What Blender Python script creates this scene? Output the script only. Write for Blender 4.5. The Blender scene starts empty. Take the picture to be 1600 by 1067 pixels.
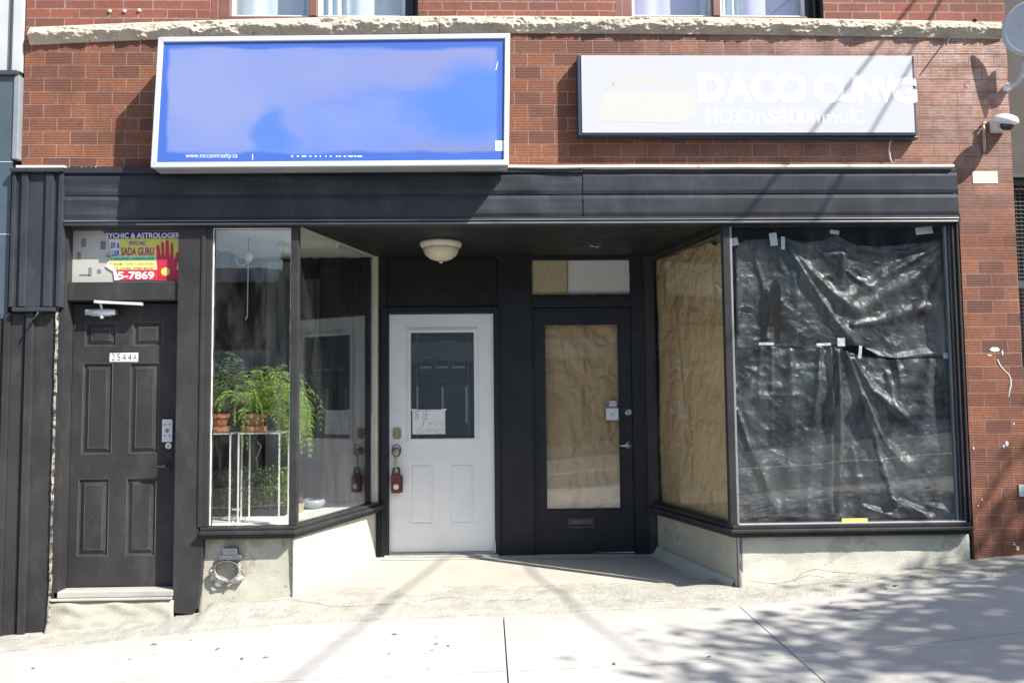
import bpy, bmesh, math, random
from math import sin, cos, pi, radians as rad
from mathutils import Vector, Matrix, noise as mn
random.seed(7)
SC = bpy.context.scene
COL = SC.collection
# ------------------------------------------------------------------ camera
def rotm(yaw, pitch, roll):
    base = Matrix(((1, 0, 0), (0, 0, -1), (0, 1, 0)))
    return Matrix.Rotation(yaw, 3, 'Z') @ Matrix.Rotation(pitch, 3, 'X') @ base @ Matrix.Rotation(roll, 3, 'Z')
R = rotm(rad(-1.72), rad(3.87), rad(-0.567))
F, ZC, D = 1332.0, 1.5, 6.0
cam = bpy.data.objects.new('camera', bpy.data.cameras.new('camera'))
COL.objects.link(cam)
cam.matrix_world = Matrix.Translation((0, -D, ZC)) @ R.to_4x4()
cam.data.sensor_width = 36
cam.data.lens = 36 * F / 1600
cam.data.clip_end = 500
SC.camera = cam
# surveyed sizes: a point of the photograph on a vertical plane y=Y, or on a level z
def ray(px, py):
    return R @ Vector(((px - 800) / F, -(py - 533.5) / F, -1))
def P(px, py, Y=0.0):
    d = ray(px, py); t = (Y + D) / d.y
    return Vector((d.x * t, Y, ZC + d.z * t))
def PZ(px, py, z):
    d = ray(px, py); t = (z - ZC) / d.z
    return Vector((d.x * t, -D + d.y * t, z))
HP = [(-30, -.9), (-6, -.17), (-3.5, -.085), (-2.97, -.055), (-2.1, .03), (-1.3, .085), (0, .115), (1.72, .155), (2.4, .225), (3.1, .292), (3.74, .355), (5, .45), (30, 2.2)]
def hz(x):
    for (a, b), (c, d) in zip(HP, HP[1:]):
        if x <= c: return b + (d - b) * (x - a) / (c - a)
    return HP[-1][1]
def ground(x, y):
    return (hz(x - .2) + hz(x) + hz(x + .2)) / 3 + .02 * min(y, 0)
def PG(px, py, up=0.0):
    z = .1
    for _ in range(12):
        p = PZ(px, py, z); z = ground(p.x, p.y) + up
    return PZ(px, py, z)
# ------------------------------------------------------------------ materials
class NT:
    def __init__(s, name):
        s.m = bpy.data.materials.new(name); s.m.use_nodes = True
        s.t = s.m.node_tree; s.b = s.t.nodes['Principled BSDF']; s.out = s.t.nodes['Material Output']
        s._c = None
    def n(s, typ, props=None, **ins):
        nd = s.t.nodes.new('ShaderNode' + typ)
        for k, v in (props or {}).items(): setattr(nd, k, v)
        for k, v in ins.items():
            k2 = int(k[1:]) if k[0] == '_' and k[1:].isdigit() else k.replace('_', ' ')
            s.set(nd.inputs[k2], v)
        return nd
    def set(s, sock, v):
        if isinstance(v, bpy.types.NodeSocket): s.t.links.new(v, sock)
        else: sock.default_value = v
    def co(s):
        if s._c is None: s._c = s.n('TexCoord').outputs['Object']
        return s._c
    def math(s, op, a, b=0.0, c=0.0, clamp=False):
        return s.n('Math', dict(operation=op, use_clamp=clamp), _0=a, _1=b, _2=c).outputs[0]
    def mix(s, f, a, b, mode='MIX'):
        nd = s.n('MixRGB', dict(blend_type=mode)); s.set(nd.inputs[0], f)
        for i, v in ((1, a), (2, b)):
            s.set(nd.inputs[i], v if isinstance(v, bpy.types.NodeSocket) else (*v, 1))
        return nd.outputs[0]
    def noise(s, scale, detail=5, rough=.6, vec=None, dist=0.0):
        return s.n('TexNoise', None, Vector=vec or s.co(), Scale=scale, Detail=detail, Roughness=rough, Distortion=dist).outputs[0]
    def ramp(s, v, lo, hi, a=0.0, b=1.0):
        return s.n('MapRange', dict(clamp=True), _0=v, _1=lo, _2=hi, _3=a, _4=b).outputs[0]
    def scale(s, v3):
        return s.n('Mapping', None, Vector=s.co(), Scale=v3).outputs[0]
    def bump(s, h, strength=.3, dist=.01):
        nd = s.n('Bump', None, Height=h, Strength=strength, Distance=dist)
        s.t.links.new(nd.outputs[0], s.b.inputs['Normal'])
    def put(s, **kw):
        for k, v in kw.items():
            sk = s.b.inputs[k.replace('_', ' ')]
            if isinstance(v, tuple) and len(v) == 3: v = (*v, 1)
            s.set(sk, v)
        return s.m
def mat(name, c1, c2=None, scale=8, rough=.5, bump=0, bscale=None, metal=0, spec=.5, stretch=None, specks=(), bdist=.004, detail=6, rvar=0):
    t = NT(name)
    c2 = c2 or tuple(x * .8 for x in c1)
    v = t.scale(stretch) if stretch else None
    f = t.ramp(t.noise(scale, detail, .62, v), .3, .7)
    c = t.mix(f, c1, c2)
    for (sc, sscale, th) in specks:
        k = t.ramp(t.noise(sscale, 4, .6), th, th + .03)
        c = t.mix(k, c, sc)
    r = t.ramp(t.noise(scale * 1.7, 4), .3, .7, rough - rvar, rough + rvar) if rvar else rough
    t.put(Base_Color=c, Roughness=r, Metallic=metal, Specular_IOR_Level=spec)
    if bump: t.bump(t.noise(bscale or scale * 6, 5, .65, v), bump, bdist)
    return t.m
def brick_mat(name, c1, c2, cm, bw, bh, ms, x0=0, z0=0, stri=0, eff=False, bump=.5, lo=.25):
    t = NT(name)
    sp = t.n('SeparateXYZ', None, Vector=t.n('NewGeometry').outputs['Position'])
    x = t.math('ADD', t.math('ADD', sp.outputs[0], sp.outputs[1]), -x0); z = t.math('ADD', sp.outputs[2], -z0)
    v = t.n('CombineXYZ', None, X=x, Y=z).outputs[0]
    # hand-laid courses wander a little
    wob = t.n('VectorMath', dict(operation='MULTIPLY_ADD'), _0=t.n('TexNoise', None, Vector=v, Scale=2.2, Detail=2.0).outputs['Color'], _1=(.008, .006, 0), _2=v).outputs[0]
    b = t.n('TexBrick', dict(offset=.5, squash=1.0), Vector=wob, Color1=(*c1, 1), Color2=(*c2, 1), Mortar=(*cm, 1), Scale=1.0, Mortar_Size=ms, Mortar_Smooth=.15, Bias=-.1, Brick_Width=bw, Row_Height=bh)
    c = b.outputs['Color']; fac = b.outputs['Fac']
    nv = t.noise(2.3, 5, .6, v); c = t.mix(t.ramp(nv, .35, .7, 0, .55), c, tuple(k * lo for k in c1), 'MIX')
    n2 = t.noise(38, 5, .7, v); c = t.mix(t.ramp(n2, .35, .75, 0, .5), c, tuple(k * .45 for k in c2))
    h = t.math('MULTIPLY', fac, -1.0)
    if stri:
        w = t.math('SINE', t.math('MULTIPLY', z, 2 * pi / stri))
        w = t.math('ADD', w, t.math('MULTIPLY', t.noise(60, 3, .6, v), 1.6))
        inb = t.math('SUBTRACT', 1.0, fac)
        g = t.math('MULTIPLY', t.ramp(w, .2, 1.7), inb)
        c = t.mix(t.math('MULTIPLY', g, .34), c, (.03, .014, .012))
        h = t.math('ADD', h, t.math('MULTIPLY', g, -.45))
    if eff:
        ex = t.ramp(x, .6 - x0, 3.7 - x0); ez = t.ramp(z, 2.6 - z0, 3.95 - z0)
        e = t.math('MULTIPLY', t.math('MULTIPLY', ex, ez), t.ramp(t.noise(5, 6, .7, v), .3, .62, .12, .85))
        e = t.math('MULTIPLY', e, t.ramp(t.noise(70, 3, .7, t.n('VectorMath', dict(operation='MULTIPLY'), _0=v, _1=(.25, 1, 1)).outputs[0]), .3, .62, .45, 1))
        c = t.mix(e, c, (.60, .44, .39))
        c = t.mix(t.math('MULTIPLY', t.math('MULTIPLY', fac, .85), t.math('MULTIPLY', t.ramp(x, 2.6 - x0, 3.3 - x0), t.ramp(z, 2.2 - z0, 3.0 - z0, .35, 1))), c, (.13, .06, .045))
    sk = t.ramp(t.n('TexNoise', None, Vector=t.n('VectorMath', dict(operation='MULTIPLY'), _0=v, _1=(5.0, .7, 1)).outputs[0], Scale=1.0, Detail=6.0, Roughness=.65).outputs[0], .52, .75, 0, .42)
    c = t.mix(sk, c, (.07, .042, .034))
    # white drips of old paint and lime here and there
    k = t.ramp(t.noise(7.5, 7, .7, t.n('VectorMath', dict(operation='ADD'), _0=v, _1=(3.1, 8.7, 0)).outputs[0]), .735, .75)
    c = t.mix(t.math('MULTIPLY', k, .5), c, (.7, .66, .6))
    t.put(Base_Color=c, Roughness=.78, Specular_IOR_Level=.25)
    t.bump(t.math('ADD', h, t.math('MULTIPLY', t.noise(120, 3, .6, v), .25)), bump, .006)
    return t.m
def paint_mat(name, c, rough, wear=.5, chip=(.55, .5, .42), chip_th=.715, dust=(.2, .19, .17), spec=.45, metal=0):
    t = NT(name)
    big = t.ramp(t.noise(1.7, 6, .65), .35, .7)
    col = t.mix(t.math('MULTIPLY', big, .6), c, tuple(k * 1.7 + .006 for k in c))
    st = t.ramp(t.noise(6, 7, .75, t.scale((1, 1, .5))), .5, .8, 0, wear)
    col = t.mix(t.math('MULTIPLY', st, .22), col, dust)
    k = t.ramp(t.noise(55, 4, .75), chip_th, chip_th + .02)
    k2 = t.ramp(t.noise(3.3, 3), .42, .6)
    col = t.mix(t.math('MULTIPLY', k, k2), col, chip)
    t.put(Base_Color=col, Roughness=t.ramp(t.noise(4, 6, .7), .3, .75, rough - .1, rough + .18), Specular_IOR_Level=spec, Metallic=metal)
    t.bump(t.math('ADD', t.noise(6, 4, .6), t.math('MULTIPLY', t.noise(140, 3), .12)), .12, .01)
    return t.m
def glass_mat(name, tint=(.975, .985, .98), dirt_sheen=.05, ior=1.52, rough=0.0, wave=.02, dcol=(.75, .76, .74), even=0.0):
    t = NT(name); t.t.nodes.remove(t.b)
    geo = t.n('NewGeometry'); f0 = ((ior - 1) / (ior + 1)) ** 2
    cs = t.math('ABSOLUTE', t.n('VectorMath', dict(operation='DOT_PRODUCT'), _0=geo.outputs['Normal'], _1=geo.outputs['Incoming']).outputs['Value'])
    fr = t.math('ADD', t.math('MULTIPLY', t.math('POWER', t.math('SUBTRACT', 1.0, cs), 5.0), 1 - f0), f0)
    tr = t.n('BsdfTransparent', None, Color=(*tint, 1))
    gl = t.n('BsdfGlossy', None, Roughness=rough, Color=(1, 1, 1, 1))
    wv = t.n('Bump', None, Height=t.noise(1.6, 2, .5), Strength=wave, Distance=.05)
    t.t.links.new(wv.outputs[0], gl.inputs['Normal'])
    mx = t.n('MixShader', None, _0=fr, _1=tr.outputs[0], _2=gl.outputs[0])
    df = t.n('BsdfDiffuse', None, Color=(*dcol, 1))
    d = t.math('MULTIPLY', t.ramp(t.noise(5, 8, .75, t.scale((1, 1, .35))), .45, .85, even, 1), dirt_sheen)
    m2 = t.n('MixShader', None, _0=d, _1=mx.outputs[0], _2=df.outputs[0])
    t.t.links.new(m2.outputs[0], t.out.inputs[0])
    return t.m
M = {}
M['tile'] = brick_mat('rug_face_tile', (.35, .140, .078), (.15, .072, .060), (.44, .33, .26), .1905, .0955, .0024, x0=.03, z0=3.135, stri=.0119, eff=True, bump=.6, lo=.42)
M['brick'] = brick_mat('red_brick', (.33, .105, .070), (.17, .080, .062), (.38, .30, .26), .207, .0665, .0052, x0=.02, z0=4.18, bump=.9, lo=.55)
M['opp_brick'] = brick_mat('brown_brick', (.16, .10, .08), (.1, .065, .05), (.25, .22, .2), .22, .07, .01)
M['black'] = paint_mat('black_paint', (.028, .0275, .029), .42, .8, spec=.2)
M['black_dull'] = paint_mat('black_paint_dull', (.0125, .0125, .0128), .55, .3, chip_th=.82, spec=.25)  # dull black, darkened in colour for the shade under the soffit
M['navy'] = paint_mat('blue_black_paint', (.0125, .0150, .0205), .42, .3, chip_th=.82, spec=.28)  # recess shade put into the black paint: darker and bluer
M['metal'] = paint_mat('black_sheet_metal', (.031, .0345, .042), .5, .9, dust=(.17, .18, .2), chip_th=.77, spec=.12)
M['chipped'] = mat('chipped_edge_paint', (.03, .03, .03), (.55, .49, .39), 9, .7, .6, 60, detail=8, specks=[((.03, .03, .032), 26, .50)])
M['wornblack'] = mat('worn_black_moulding', (.035, .035, .037), (.12, .12, .12), 7, .35, .2, 60, specks=[((.4, .38, .34), 40, .7)], stretch=(1, 1, .5))
M['chip2'] = mat('worn_edge_paint', (.05, .05, .052), (.3, .28, .25), 22, .6, .4, 70, detail=8)
M['white_door'] = mat('white_door_paint', (.82, .84, .86), (.72, .735, .75), 2.2, .35, .04, 60, specks=[((.45, .45, .44), 34, .725)], rvar=.08)
M['white'] = mat('white_paint', (.78, .78, .75), (.68, .68, .64), 5, .45)
M['cream'] = mat('old_cream_paint', (.66, .64, .54), (.5, .49, .42), 9, .6, .2, specks=[((.3, .28, .22), 40, .68)])
M['caulk'] = mat('white_caulk', (.8, .8, .76), (.55, .54, .5), 30, .6, .5, 60)
M['flash'] = mat('pale_flashing', (.68, .62, .53), (.5, .45, .38), 6, .55, .3, 30, specks=[((.08, .08, .085), 16, .66)], stretch=(.4, 1, 1))
M['lip'] = mat('worn_metal_lip', (.24, .24, .245), (.08, .08, .085), 5, .35, .2, 20, metal=.3, stretch=(.3, 1, 2))  # sun on the lip edges put into a paler grey
M['stone'] = mat('rock_faced_stone', (.56, .49, .385), (.42, .37, .29), 7, .9, .8, 60, specks=[((.24, .23, .19), 24, .64)], bdist=.012, detail=9)
M['alu'] = mat('aluminium_frame', (.72, .73, .75), (.6, .61, .63), 6, .38, metal=.35, stretch=(.3, 1, 1))
M['bead'] = mat('dull_grey_bead', (.30, .31, .33), (.2, .21, .22), 9, .45, metal=.3, stretch=(1, 1, .2))
M['steel'] = mat('brushed_steel', (.62, .63, .64), (.5, .5, .5), 30, .28, metal=.9)
M['whitesteel'] = mat('grey_plate', (.62, .64, .66), (.55, .57, .6), 10, .4, metal=.2)
M['brass'] = mat('tarnished_brass', (.42, .36, .24), (.26, .22, .15), 30, .4, metal=.7)
M['bronze_frame'] = mat('brown_window_frame', (.23, .105, .08), (.17, .08, .062), 4, .45)
M['darkframe'] = mat('dark_window_liner', (.03, .028, .03), None, 4, .5)
M['stucco'] = mat('pale_green_stucco', (.47, .46, .38), (.35, .345, .285), 4, .85, .7, 90, specks=[((.25, .25, .21), 60, .64), ((.27, .26, .215), 9, .66), ((.33, .315, .26), 3.2, .60)], bdist=.006, detail=9)
M['stucco_w'] = mat('whitewashed_stucco', (.66, .65, .57), (.50, .49, .42), 4, .85, .6, 90, specks=[((.4, .4, .35), 50, .69), ((.46, .44, .37), 3.0, .62)], bdist=.006, detail=9)
M['rawcem'] = mat('rough_cement', (.41, .395, .35), (.27, .26, .23), 9, .92, 1.0, 30, specks=[((.13, .12, .1), 14, .69)], bdist=.012, detail=10)
M['kraft'] = None
M['paper'] = mat('white_paper', (.78, .79, .80), (.74, .75, .77), 4, .7, .1, 9)
M['tape'] = mat('pale_tape', (.72, .74, .76), (.6, .63, .66), 14, .35)
M['darkcrack'] = mat('dirt_filled_crack', (.10, .09, .08), (.19, .175, .155), 20, .9)  # gap shade put into the colour of the seam and crack ribbons
M['ink'] = mat('grey_ink', (.12, .13, .15), (.2, .21, .23), 60, .7)
M['black_ink'] = mat('black_ink', (.015, .015, .017), None, 20, .5)
M['terracotta'] = mat('terracotta', (.46, .17, .075), (.36, .13, .06), 8, .75, .1)
M['soil'] = mat('potting_soil', (.04, .025, .018), None, 40, .95, .8)
M['fern_light'] = mat('fern_green_light', (.36, .52, .075), (.22, .40, .045), 14, .5)
M['fern_dark'] = mat('fern_green_dark', (.20, .32, .10), (.11, .19, .07), 14, .55)
M['bush'] = mat('bush_green', (.16, .30, .05), (.30, .42, .09), 9, .45)
M['stem'] = mat('woody_stem', (.12, .085, .05), None, 20, .8)
M['pink'] = mat('pale_rosette_leaf', (.32, .30, .30), (.26, .14, .15), 20, .5)
M['tree_leaf'] = mat('street_tree_leaf', (.07, .12, .03), (.1, .15, .04), 6, .55)
M['bark'] = mat('grey_bark', (.13, .11, .09), (.07, .06, .05), 12, .9, .9, 30, stretch=(1, 1, .2))
M['curtain_dark'] = mat('dark_drape', (.012, .012, .013), (.02, .02, .021), 6, .85, .3, 200)
M['sheer'] = mat('pale_curtain', (.66, .74, .78), (.55, .64, .72), 3, .8, stretch=(1, 1, .2))
M['sheer2'] = mat('lilac_curtain', (.60, .58, .76), (.5, .5, .7), 2, .8, stretch=(1, 1, .3))
M['dark_in'] = mat('dark_interior', (.02, .02, .021), None, 3, .8)
M['grey_in'] = mat('grey_interior_post', (.20, .22, .23), (.14, .16, .17), 3, .6)
M['bowl'] = mat('grey_blue_glaze', (.34, .40, .44), (.28, .33, .37), 8, .3)
M['light_glass'] = mat('cream_lamp_glass', (.62, .58, .44), (.55, .51, .38), 6, .35)
M['cam_white'] = mat('white_camera_plastic', (.80, .80, .80), (.74, .74, .74), 5, .35)
M['dark_glass'] = mat('smoked_dome', (.03, .045, .045), None, 6, .08)
M['dish'] = mat('satellite_dish_grey', (.50, .515, .535), (.43, .45, .475), 3, .45)
M['greytile'] = mat('blue_grey_wall_tile', (.075, .10, .12), (.055, .078, .095), 5, .35)
M['greypanel'] = mat('light_grey_panel', (.52, .53, .53), (.44, .45, .46), 3, .5)
M['brownwall'] = mat('dark_brown_render', (.075, .065, .055), (.05, .045, .04), 6, .8, .4)
M['darkmetal'] = mat('dark_grille_metal', (.09, .09, .095), None, 8, .5, metal=.5)
M['redbox'] = mat('red_lockbox', (.17, .022, .032), (.11, .015, .022), 20, .4)
M['rubber'] = mat('black_rubber', (.02, .02, .022), None, 20, .5)
M['yellow'] = mat('yellow_strip', (.70, .58, .10), (.5, .45, .15), 12, .5)
M['lime'] = mat('lime_leaf', (.42, .50, .05), (.3, .4, .04), 20, .5)
M['dryleaf'] = mat('dry_leaf', (.14, .10, .06), (.2, .16, .1), 30, .8)
M['foil'] = mat('crumpled_foil', (.55, .54, .53), (.36, .35, .35), 16, .38, .7, 40, metal=.7)
M['asphalt'] = mat('asphalt', (.13, .13, .13), (.10, .10, .10), 5, .9, .5, 200)
M['kerb'] = mat('kerb_concrete', (.42, .41, .38), (.34, .33, .31), 6, .9, .4, 80)
M['roadline'] = mat('road_paint', (.72, .70, .62), (.6, .58, .5), 14, .7)
M['wire'] = mat('black_cable', (.02, .02, .02), None, 8, .6)
M['galv'] = mat('galvanised_pole', (.4, .41, .42), (.3, .31, .32), 8, .45, metal=.6)
M['skin'] = mat('skin', (.48, .29, .21), None, 12, .6)
M['glass'] = glass_mat('window_glass', dirt_sheen=.04, ior=1.68)
M['glass_side'] = glass_mat('side_window_glass', dirt_sheen=.03, ior=2.0, wave=.004)
M['glass_kraft'] = glass_mat('side_window_glass_right', dirt_sheen=.03, ior=1.6, wave=.004)
M['glass_lead'] = glass_mat('leaded_door_glass', (.9, .95, .97), dirt_sheen=.17, ior=1.75, wave=.05, dcol=(.30, .38, .43), even=.6)  # blue-grey reflection put into the pane as an even diffuse tint
M['glass_door'] = glass_mat('door_glass', (.97, .98, .98), dirt_sheen=.03, ior=1.75, wave=.006)
M['glass_dirty'] = glass_mat('dusty_transom_glass', (.8, .82, .78), dirt_sheen=.5, ior=1.5, rough=.08)
def mk_kraft():
    t = NT('kraft_paper')
    v = t.n('VectorMath', dict(operation='MULTIPLY_ADD'), _0=t.n('TexNoise', None, Vector=t.co(), Scale=2.2, Detail=3.0).outputs['Color'], _1=(.3, .3, .3), _2=t.co()).outputs[0]
    c = t.mix(t.ramp(t.noise(2.4, 6, .6), .32, .7), (.68, .49, .275), (.52, .365, .19))
    e1 = t.n('TexVoronoi', dict(feature='DISTANCE_TO_EDGE'), Vector=v, Scale=3.2).outputs['Distance']; e2 = t.n('TexVoronoi', dict(feature='DISTANCE_TO_EDGE'), Vector=v, Scale=8.0).outputs['Distance']
    fc = t.n('SeparateColor', None, Color=t.n('TexVoronoi', None, Vector=v, Scale=3.2).outputs['Color']).outputs[0]
    c = t.mix(t.ramp(fc, 0, 1, 0, .30), c, (.38, .27, .145))
    c = t.mix(t.math('MULTIPLY', t.ramp(e1, 0, .03, 1, 0), t.ramp(t.noise(4, 3), .4, .65, 0, .38)), c, (.25, .17, .085))  # crease shade put into the colour, since the bump hardly shows
    c = t.mix(t.math('MULTIPLY', t.ramp(e2, 0, .05, 1, 0), t.ramp(t.noise(3, 3), .45, .65, 0, .22)), c, (.70, .53, .33))
    h = t.math('ADD', t.math('ADD', e1, t.math('MULTIPLY', e2, .8)), t.math('MULTIPLY', t.noise(7, 5, .6), .35))
    t.put(Base_Color=c, Roughness=.68, Specular_IOR_Level=.4); t.bump(h, .8, .05)
    return t.m
M['kraft'] = mk_kraft()
def mk_plastic():
    t = NT('black_plastic_film')
    w = t.n('VectorMath', dict(operation='MULTIPLY_ADD'), _0=t.n('TexNoise', None, Vector=t.co(), Scale=3.0, Detail=3.0).outputs['Color'], _1=(.35, .1, .35), _2=t.co()).outputs[0]
    n1 = t.noise(7, 7, .62, w, .6); n2 = t.noise(26, 4, .6, w)
    mk = t.ramp(t.noise(2.6, 3), .45, .65)
    h = t.math('ADD', t.math('MULTIPLY', n1, .8), t.math('MULTIPLY', t.math('MULTIPLY', n2, mk), .34))
    c = t.mix(t.ramp(t.noise(2.4, 5, .65), .4, .7), (.024, .029, .033), (.095, .112, .122))
    t.put(Base_Color=c, Roughness=t.ramp(t.noise(5, 5), .3, .7, .22, .42), Specular_IOR_Level=.5, IOR=1.5)
    t.bump(h, .75, .03)
    return t.m
M['plastic'] = mk_plastic()
def mk_walk():
    t = NT('pavement_concrete')
    c = t.mix(t.ramp(t.noise(1.1, 6, .65), .35, .7), (.465, .45, .425), (.395, .385, .36))
    c = t.mix(t.ramp(t.noise(9, 8, .75), .5, .78, 0, .5), c, (.31, .305, .295))
    c = t.mix(t.ramp(t.noise(170, 2, .5), .56, .66, 0, .35), c, (.28, .27, .25))
    c = t.mix(t.ramp(t.noise(23, 3, .5), .76, .775, 0, .6), c, (.17, .165, .16))
    c = t.mix(t.ramp(t.noise(3.3, 7, .72, dist=1.2), .54, .72, 0, .6), c, (.29, .28, .26))
    vg = t.n('TexVoronoi', None, Vector=t.co(), Scale=3.4); c = t.mix(t.ramp(vg.outputs['Distance'], .030, .045, .75, 0), c, (.20, .195, .19))
    yy = t.n('SeparateXYZ', None, Vector=t.co()).outputs[1]
    c = t.mix(t.math('MULTIPLY', t.ramp(t.math('ADD', yy, t.math('MULTIPLY', t.noise(6, 5), .5)), -.35, .1), .35), c, (.33, .315, .28))
    t.put(Base_Color=c, Roughness=.88, Specular_IOR_Level=.25)
    t.bump(t.math('ADD', t.noise(220, 3, .6), t.math('MULTIPLY', t.noise(18, 5), .6)), .22, .004)
    return t.m
M['walk'] = mk_walk()
def mk_terrazzo():
    t = NT('worn_entry_floor')
    c = t.mix(t.ramp(t.noise(1.6, 6, .65), .35, .7), (.47, .445, .385), (.385, .365, .315))
    vo = t.n('TexVoronoi', None, Vector=t.co(), Scale=75.0)
    c = t.mix(t.ramp(vo.outputs['Distance'], 0, .9, .22, 0), c, (.22, .19, .16))
    c = t.mix(t.ramp(t.noise(120, 2), .55, .65, 0, .4), c, (.25, .22, .19))
    t.put(Base_Color=c, Roughness=.8, Specular_IOR_Level=.3); t.bump(t.noise(130, 3), .2, .003)
    return t.m
M['terrazzo'] = mk_terrazzo()
def mk_blueface(cx, cz, hw, hh):
    # a vinyl face bleached in soft lavender patches, strong blue left round its border
    t = NT('bleached_blue_sign_vinyl')
    sp = t.n('SeparateXYZ', None, Vector=t.n('NewGeometry').outputs['Position'])
    u = t.math('DIVIDE', t.math('ADD', sp.outputs[0], -cx), hw); v = t.math('DIVIDE', t.math('ADD', sp.outputs[2], -cz), hh)
    uv = t.n('CombineXYZ', None, X=u, Y=v).outputs[0]
    wob = t.math('MULTIPLY', t.math('ADD', t.noise(2.6, 2, .5, uv), -.5), .22)
    du = t.ramp(t.math('ADD', t.math('ABSOLUTE', u), t.math('MULTIPLY', wob, .12)), .945, .965, 1, 0)
    dv = t.ramp(t.math('ADD', t.math('ABSOLUTE', t.math('ADD', v, -.01)), wob), .84, .90, 1, 0)
    ins = t.math('MULTIPLY', du, dv)
    def blob(bx, by, rx, ry, soft=.35):
        d = t.n('VectorMath', dict(operation='LENGTH'), _0=t.n('VectorMath', dict(operation='MULTIPLY'), _0=t.n('VectorMath', dict(operation='ADD'), _0=uv, _1=(-bx, -by, 0)).outputs[0], _1=(1 / rx, 1 / ry, 0)).outputs[0]).outputs['Value']
        return t.ramp(t.math('ADD', d, t.math('MULTIPLY', t.math('ADD', t.noise(1.8, 2, .5, uv), -.5), .5)), 1 - soft, 1 + soft, 1, 0)
    uv = t.n('VectorMath', dict(operation='MULTIPLY_ADD'), _0=t.n('TexNoise', None, Vector=uv, Scale=1.6, Detail=3.0).outputs['Color'], _1=(.5, .9, 0), _2=t.n('VectorMath', dict(operation='ADD'), _0=uv, _1=(-.25, -.45, 0)).outputs[0]).outputs[0]
    c = t.mix(t.ramp(t.noise(1.3, 2, .5, uv), .35, .65), (.125, .195, .50), (.155, .225, .51))
    c = t.mix(blob(-.72, .15, .45, .8, .5), c, (.205, .245, .48))
    c = t.mix(blob(-.1, .55, .4, .4, .5), c, (.19, .235, .47))
    c = t.mix(blob(.62, .62, .42, .3, .4), c, (.195, .23, .45))
    c = t.mix(blob(.86, -.05, .42, .55, .3), c, (.082, .185, .54))
    c = t.mix(blob(-.36, -.45, .10, .34, .35), c, (.085, .18, .50))
    c = t.mix(blob(.75, -.80, .35, .14, .4), c, (.165, .205, .42))
    c = t.mix(ins, (.052, .125, .45), c)
    t.put(Base_Color=c, Roughness=.4, Specular_IOR_Level=.4)
    return t.m
# ------------------------------------------------------------------ mesh helpers
class MB:
    def __init__(s): s.v = []; s.f = []
    def add(s, vs, fs):
        o = len(s.v); s.v += [Vector(v) for v in vs]; s.f += [tuple(i + o for i in f) for f in fs]; return s
    def box(s, x0, x1, y0, y1, z0, z1):
        return s.add([(x0, y0, z0), (x1, y0, z0), (x1, y1, z0), (x0, y1, z0), (x0, y0, z1), (x1, y0, z1), (x1, y1, z1), (x0, y1, z1)],
                     [(0, 3, 2, 1), (4, 5, 6, 7), (0, 1, 5, 4), (1, 2, 6, 5), (2, 3, 7, 6), (3, 0, 4, 7)])
    def prism_xz(s, pts, y0, y1):      # polygon in x,z, extruded in y
        n = len(pts); vs = [(p[0], y0, p[1]) for p in pts] + [(p[0], y1, p[1]) for p in pts]
        return s.add(vs, [tuple(range(n)), tuple(range(2 * n - 1, n - 1, -1))] + [(i, i + n, (i + 1) % n + n, (i + 1) % n) for i in range(n)])
    def prism_xy(s, pts, z0, z1):
        n = len(pts); za = z0 if callable(z0) else (lambda x, y: z0); zb = z1 if callable(z1) else (lambda x, y: z1)
        vs = [(p[0], p[1], za(p[0], p[1])) for p in pts] + [(p[0], p[1], zb(p[0], p[1])) for p in pts]
        return s.add(vs, [tuple(range(n - 1, -1, -1)), tuple(range(n, 2 * n))] + [(i, (i + 1) % n, (i + 1) % n + n, i + n) for i in range(n)])
    def tube(s, pts, r, seg=8, cap=True):
        pts = [Vector(p) for p in pts]; rr = r if isinstance(r, (list, tuple)) else [r] * len(pts)
        o = len(s.v); up = None
        for i, p in enumerate(pts):
            t = (pts[min(i + 1, len(pts) - 1)] - pts[max(i - 1, 0)]).normalized()
            if up is None: up = Vector((0, 0, 1)) if abs(t.z) < .9 else Vector((1, 0, 0))
            a = t.cross(up).normalized(); b = a.cross(t).normalized(); up = b
            for k in range(seg):
                an = 2 * pi * k / seg; s.v.append(p + (a * cos(an) + b * sin(an)) * rr[i])
        for i in range(len(pts) - 1):
            for k in range(seg):
                a0 = o + i * seg + k; a1 = o + i * seg + (k + 1) % seg
                s.f.append((a0, a1, a1 + seg, a0 + seg))
        if cap:
            s.f.append(tuple(o + k for k in range(seg - 1, -1, -1))); e = o + (len(pts) - 1) * seg
            s.f.append(tuple(e + k for k in range(seg)))
        return s
    def lathe(s, prof, c, axis='Z', seg=24, cap=True):
        o = len(s.v); c = Vector(c)
        for (r, h) in prof:
            for k in range(seg):
                a = 2 * pi * k / seg
                d = {'Z': (r * cos(a), r * sin(a), h), 'Y': (r * cos(a), h, r * sin(a)), 'X': (h, r * cos(a), r * sin(a))}[axis]
                s.v.append(c + Vector(d))
        for i in range(len(prof) - 1):
            for k in range(seg):
                a0 = o + i * seg + k; a1 = o + i * seg + (k + 1) % seg
                s.f.append((a0, a1, a1 + seg, a0 + seg))
        if cap:
            s.f.append(tuple(o + k for k in range(seg - 1, -1, -1))); e = o + (len(prof) - 1) * seg
            s.f.append(tuple(e + k for k in range(seg)))
        return s
    def grid(s, fn, nu, nv):
        o = len(s.v)
        for j in range(nv + 1):
            for i in range(nu + 1): s.v.append(Vector(fn(i / nu, j / nv)))
        for j in range(nv):
            for i in range(nu):
                a = o + j * (nu + 1) + i; s.f.append((a, a + 1, a + nu + 2, a + nu + 1))
        return s
    def xform(s, m):
        s.v = [m @ v for v in s.v]; return s
WL = {}
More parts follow.
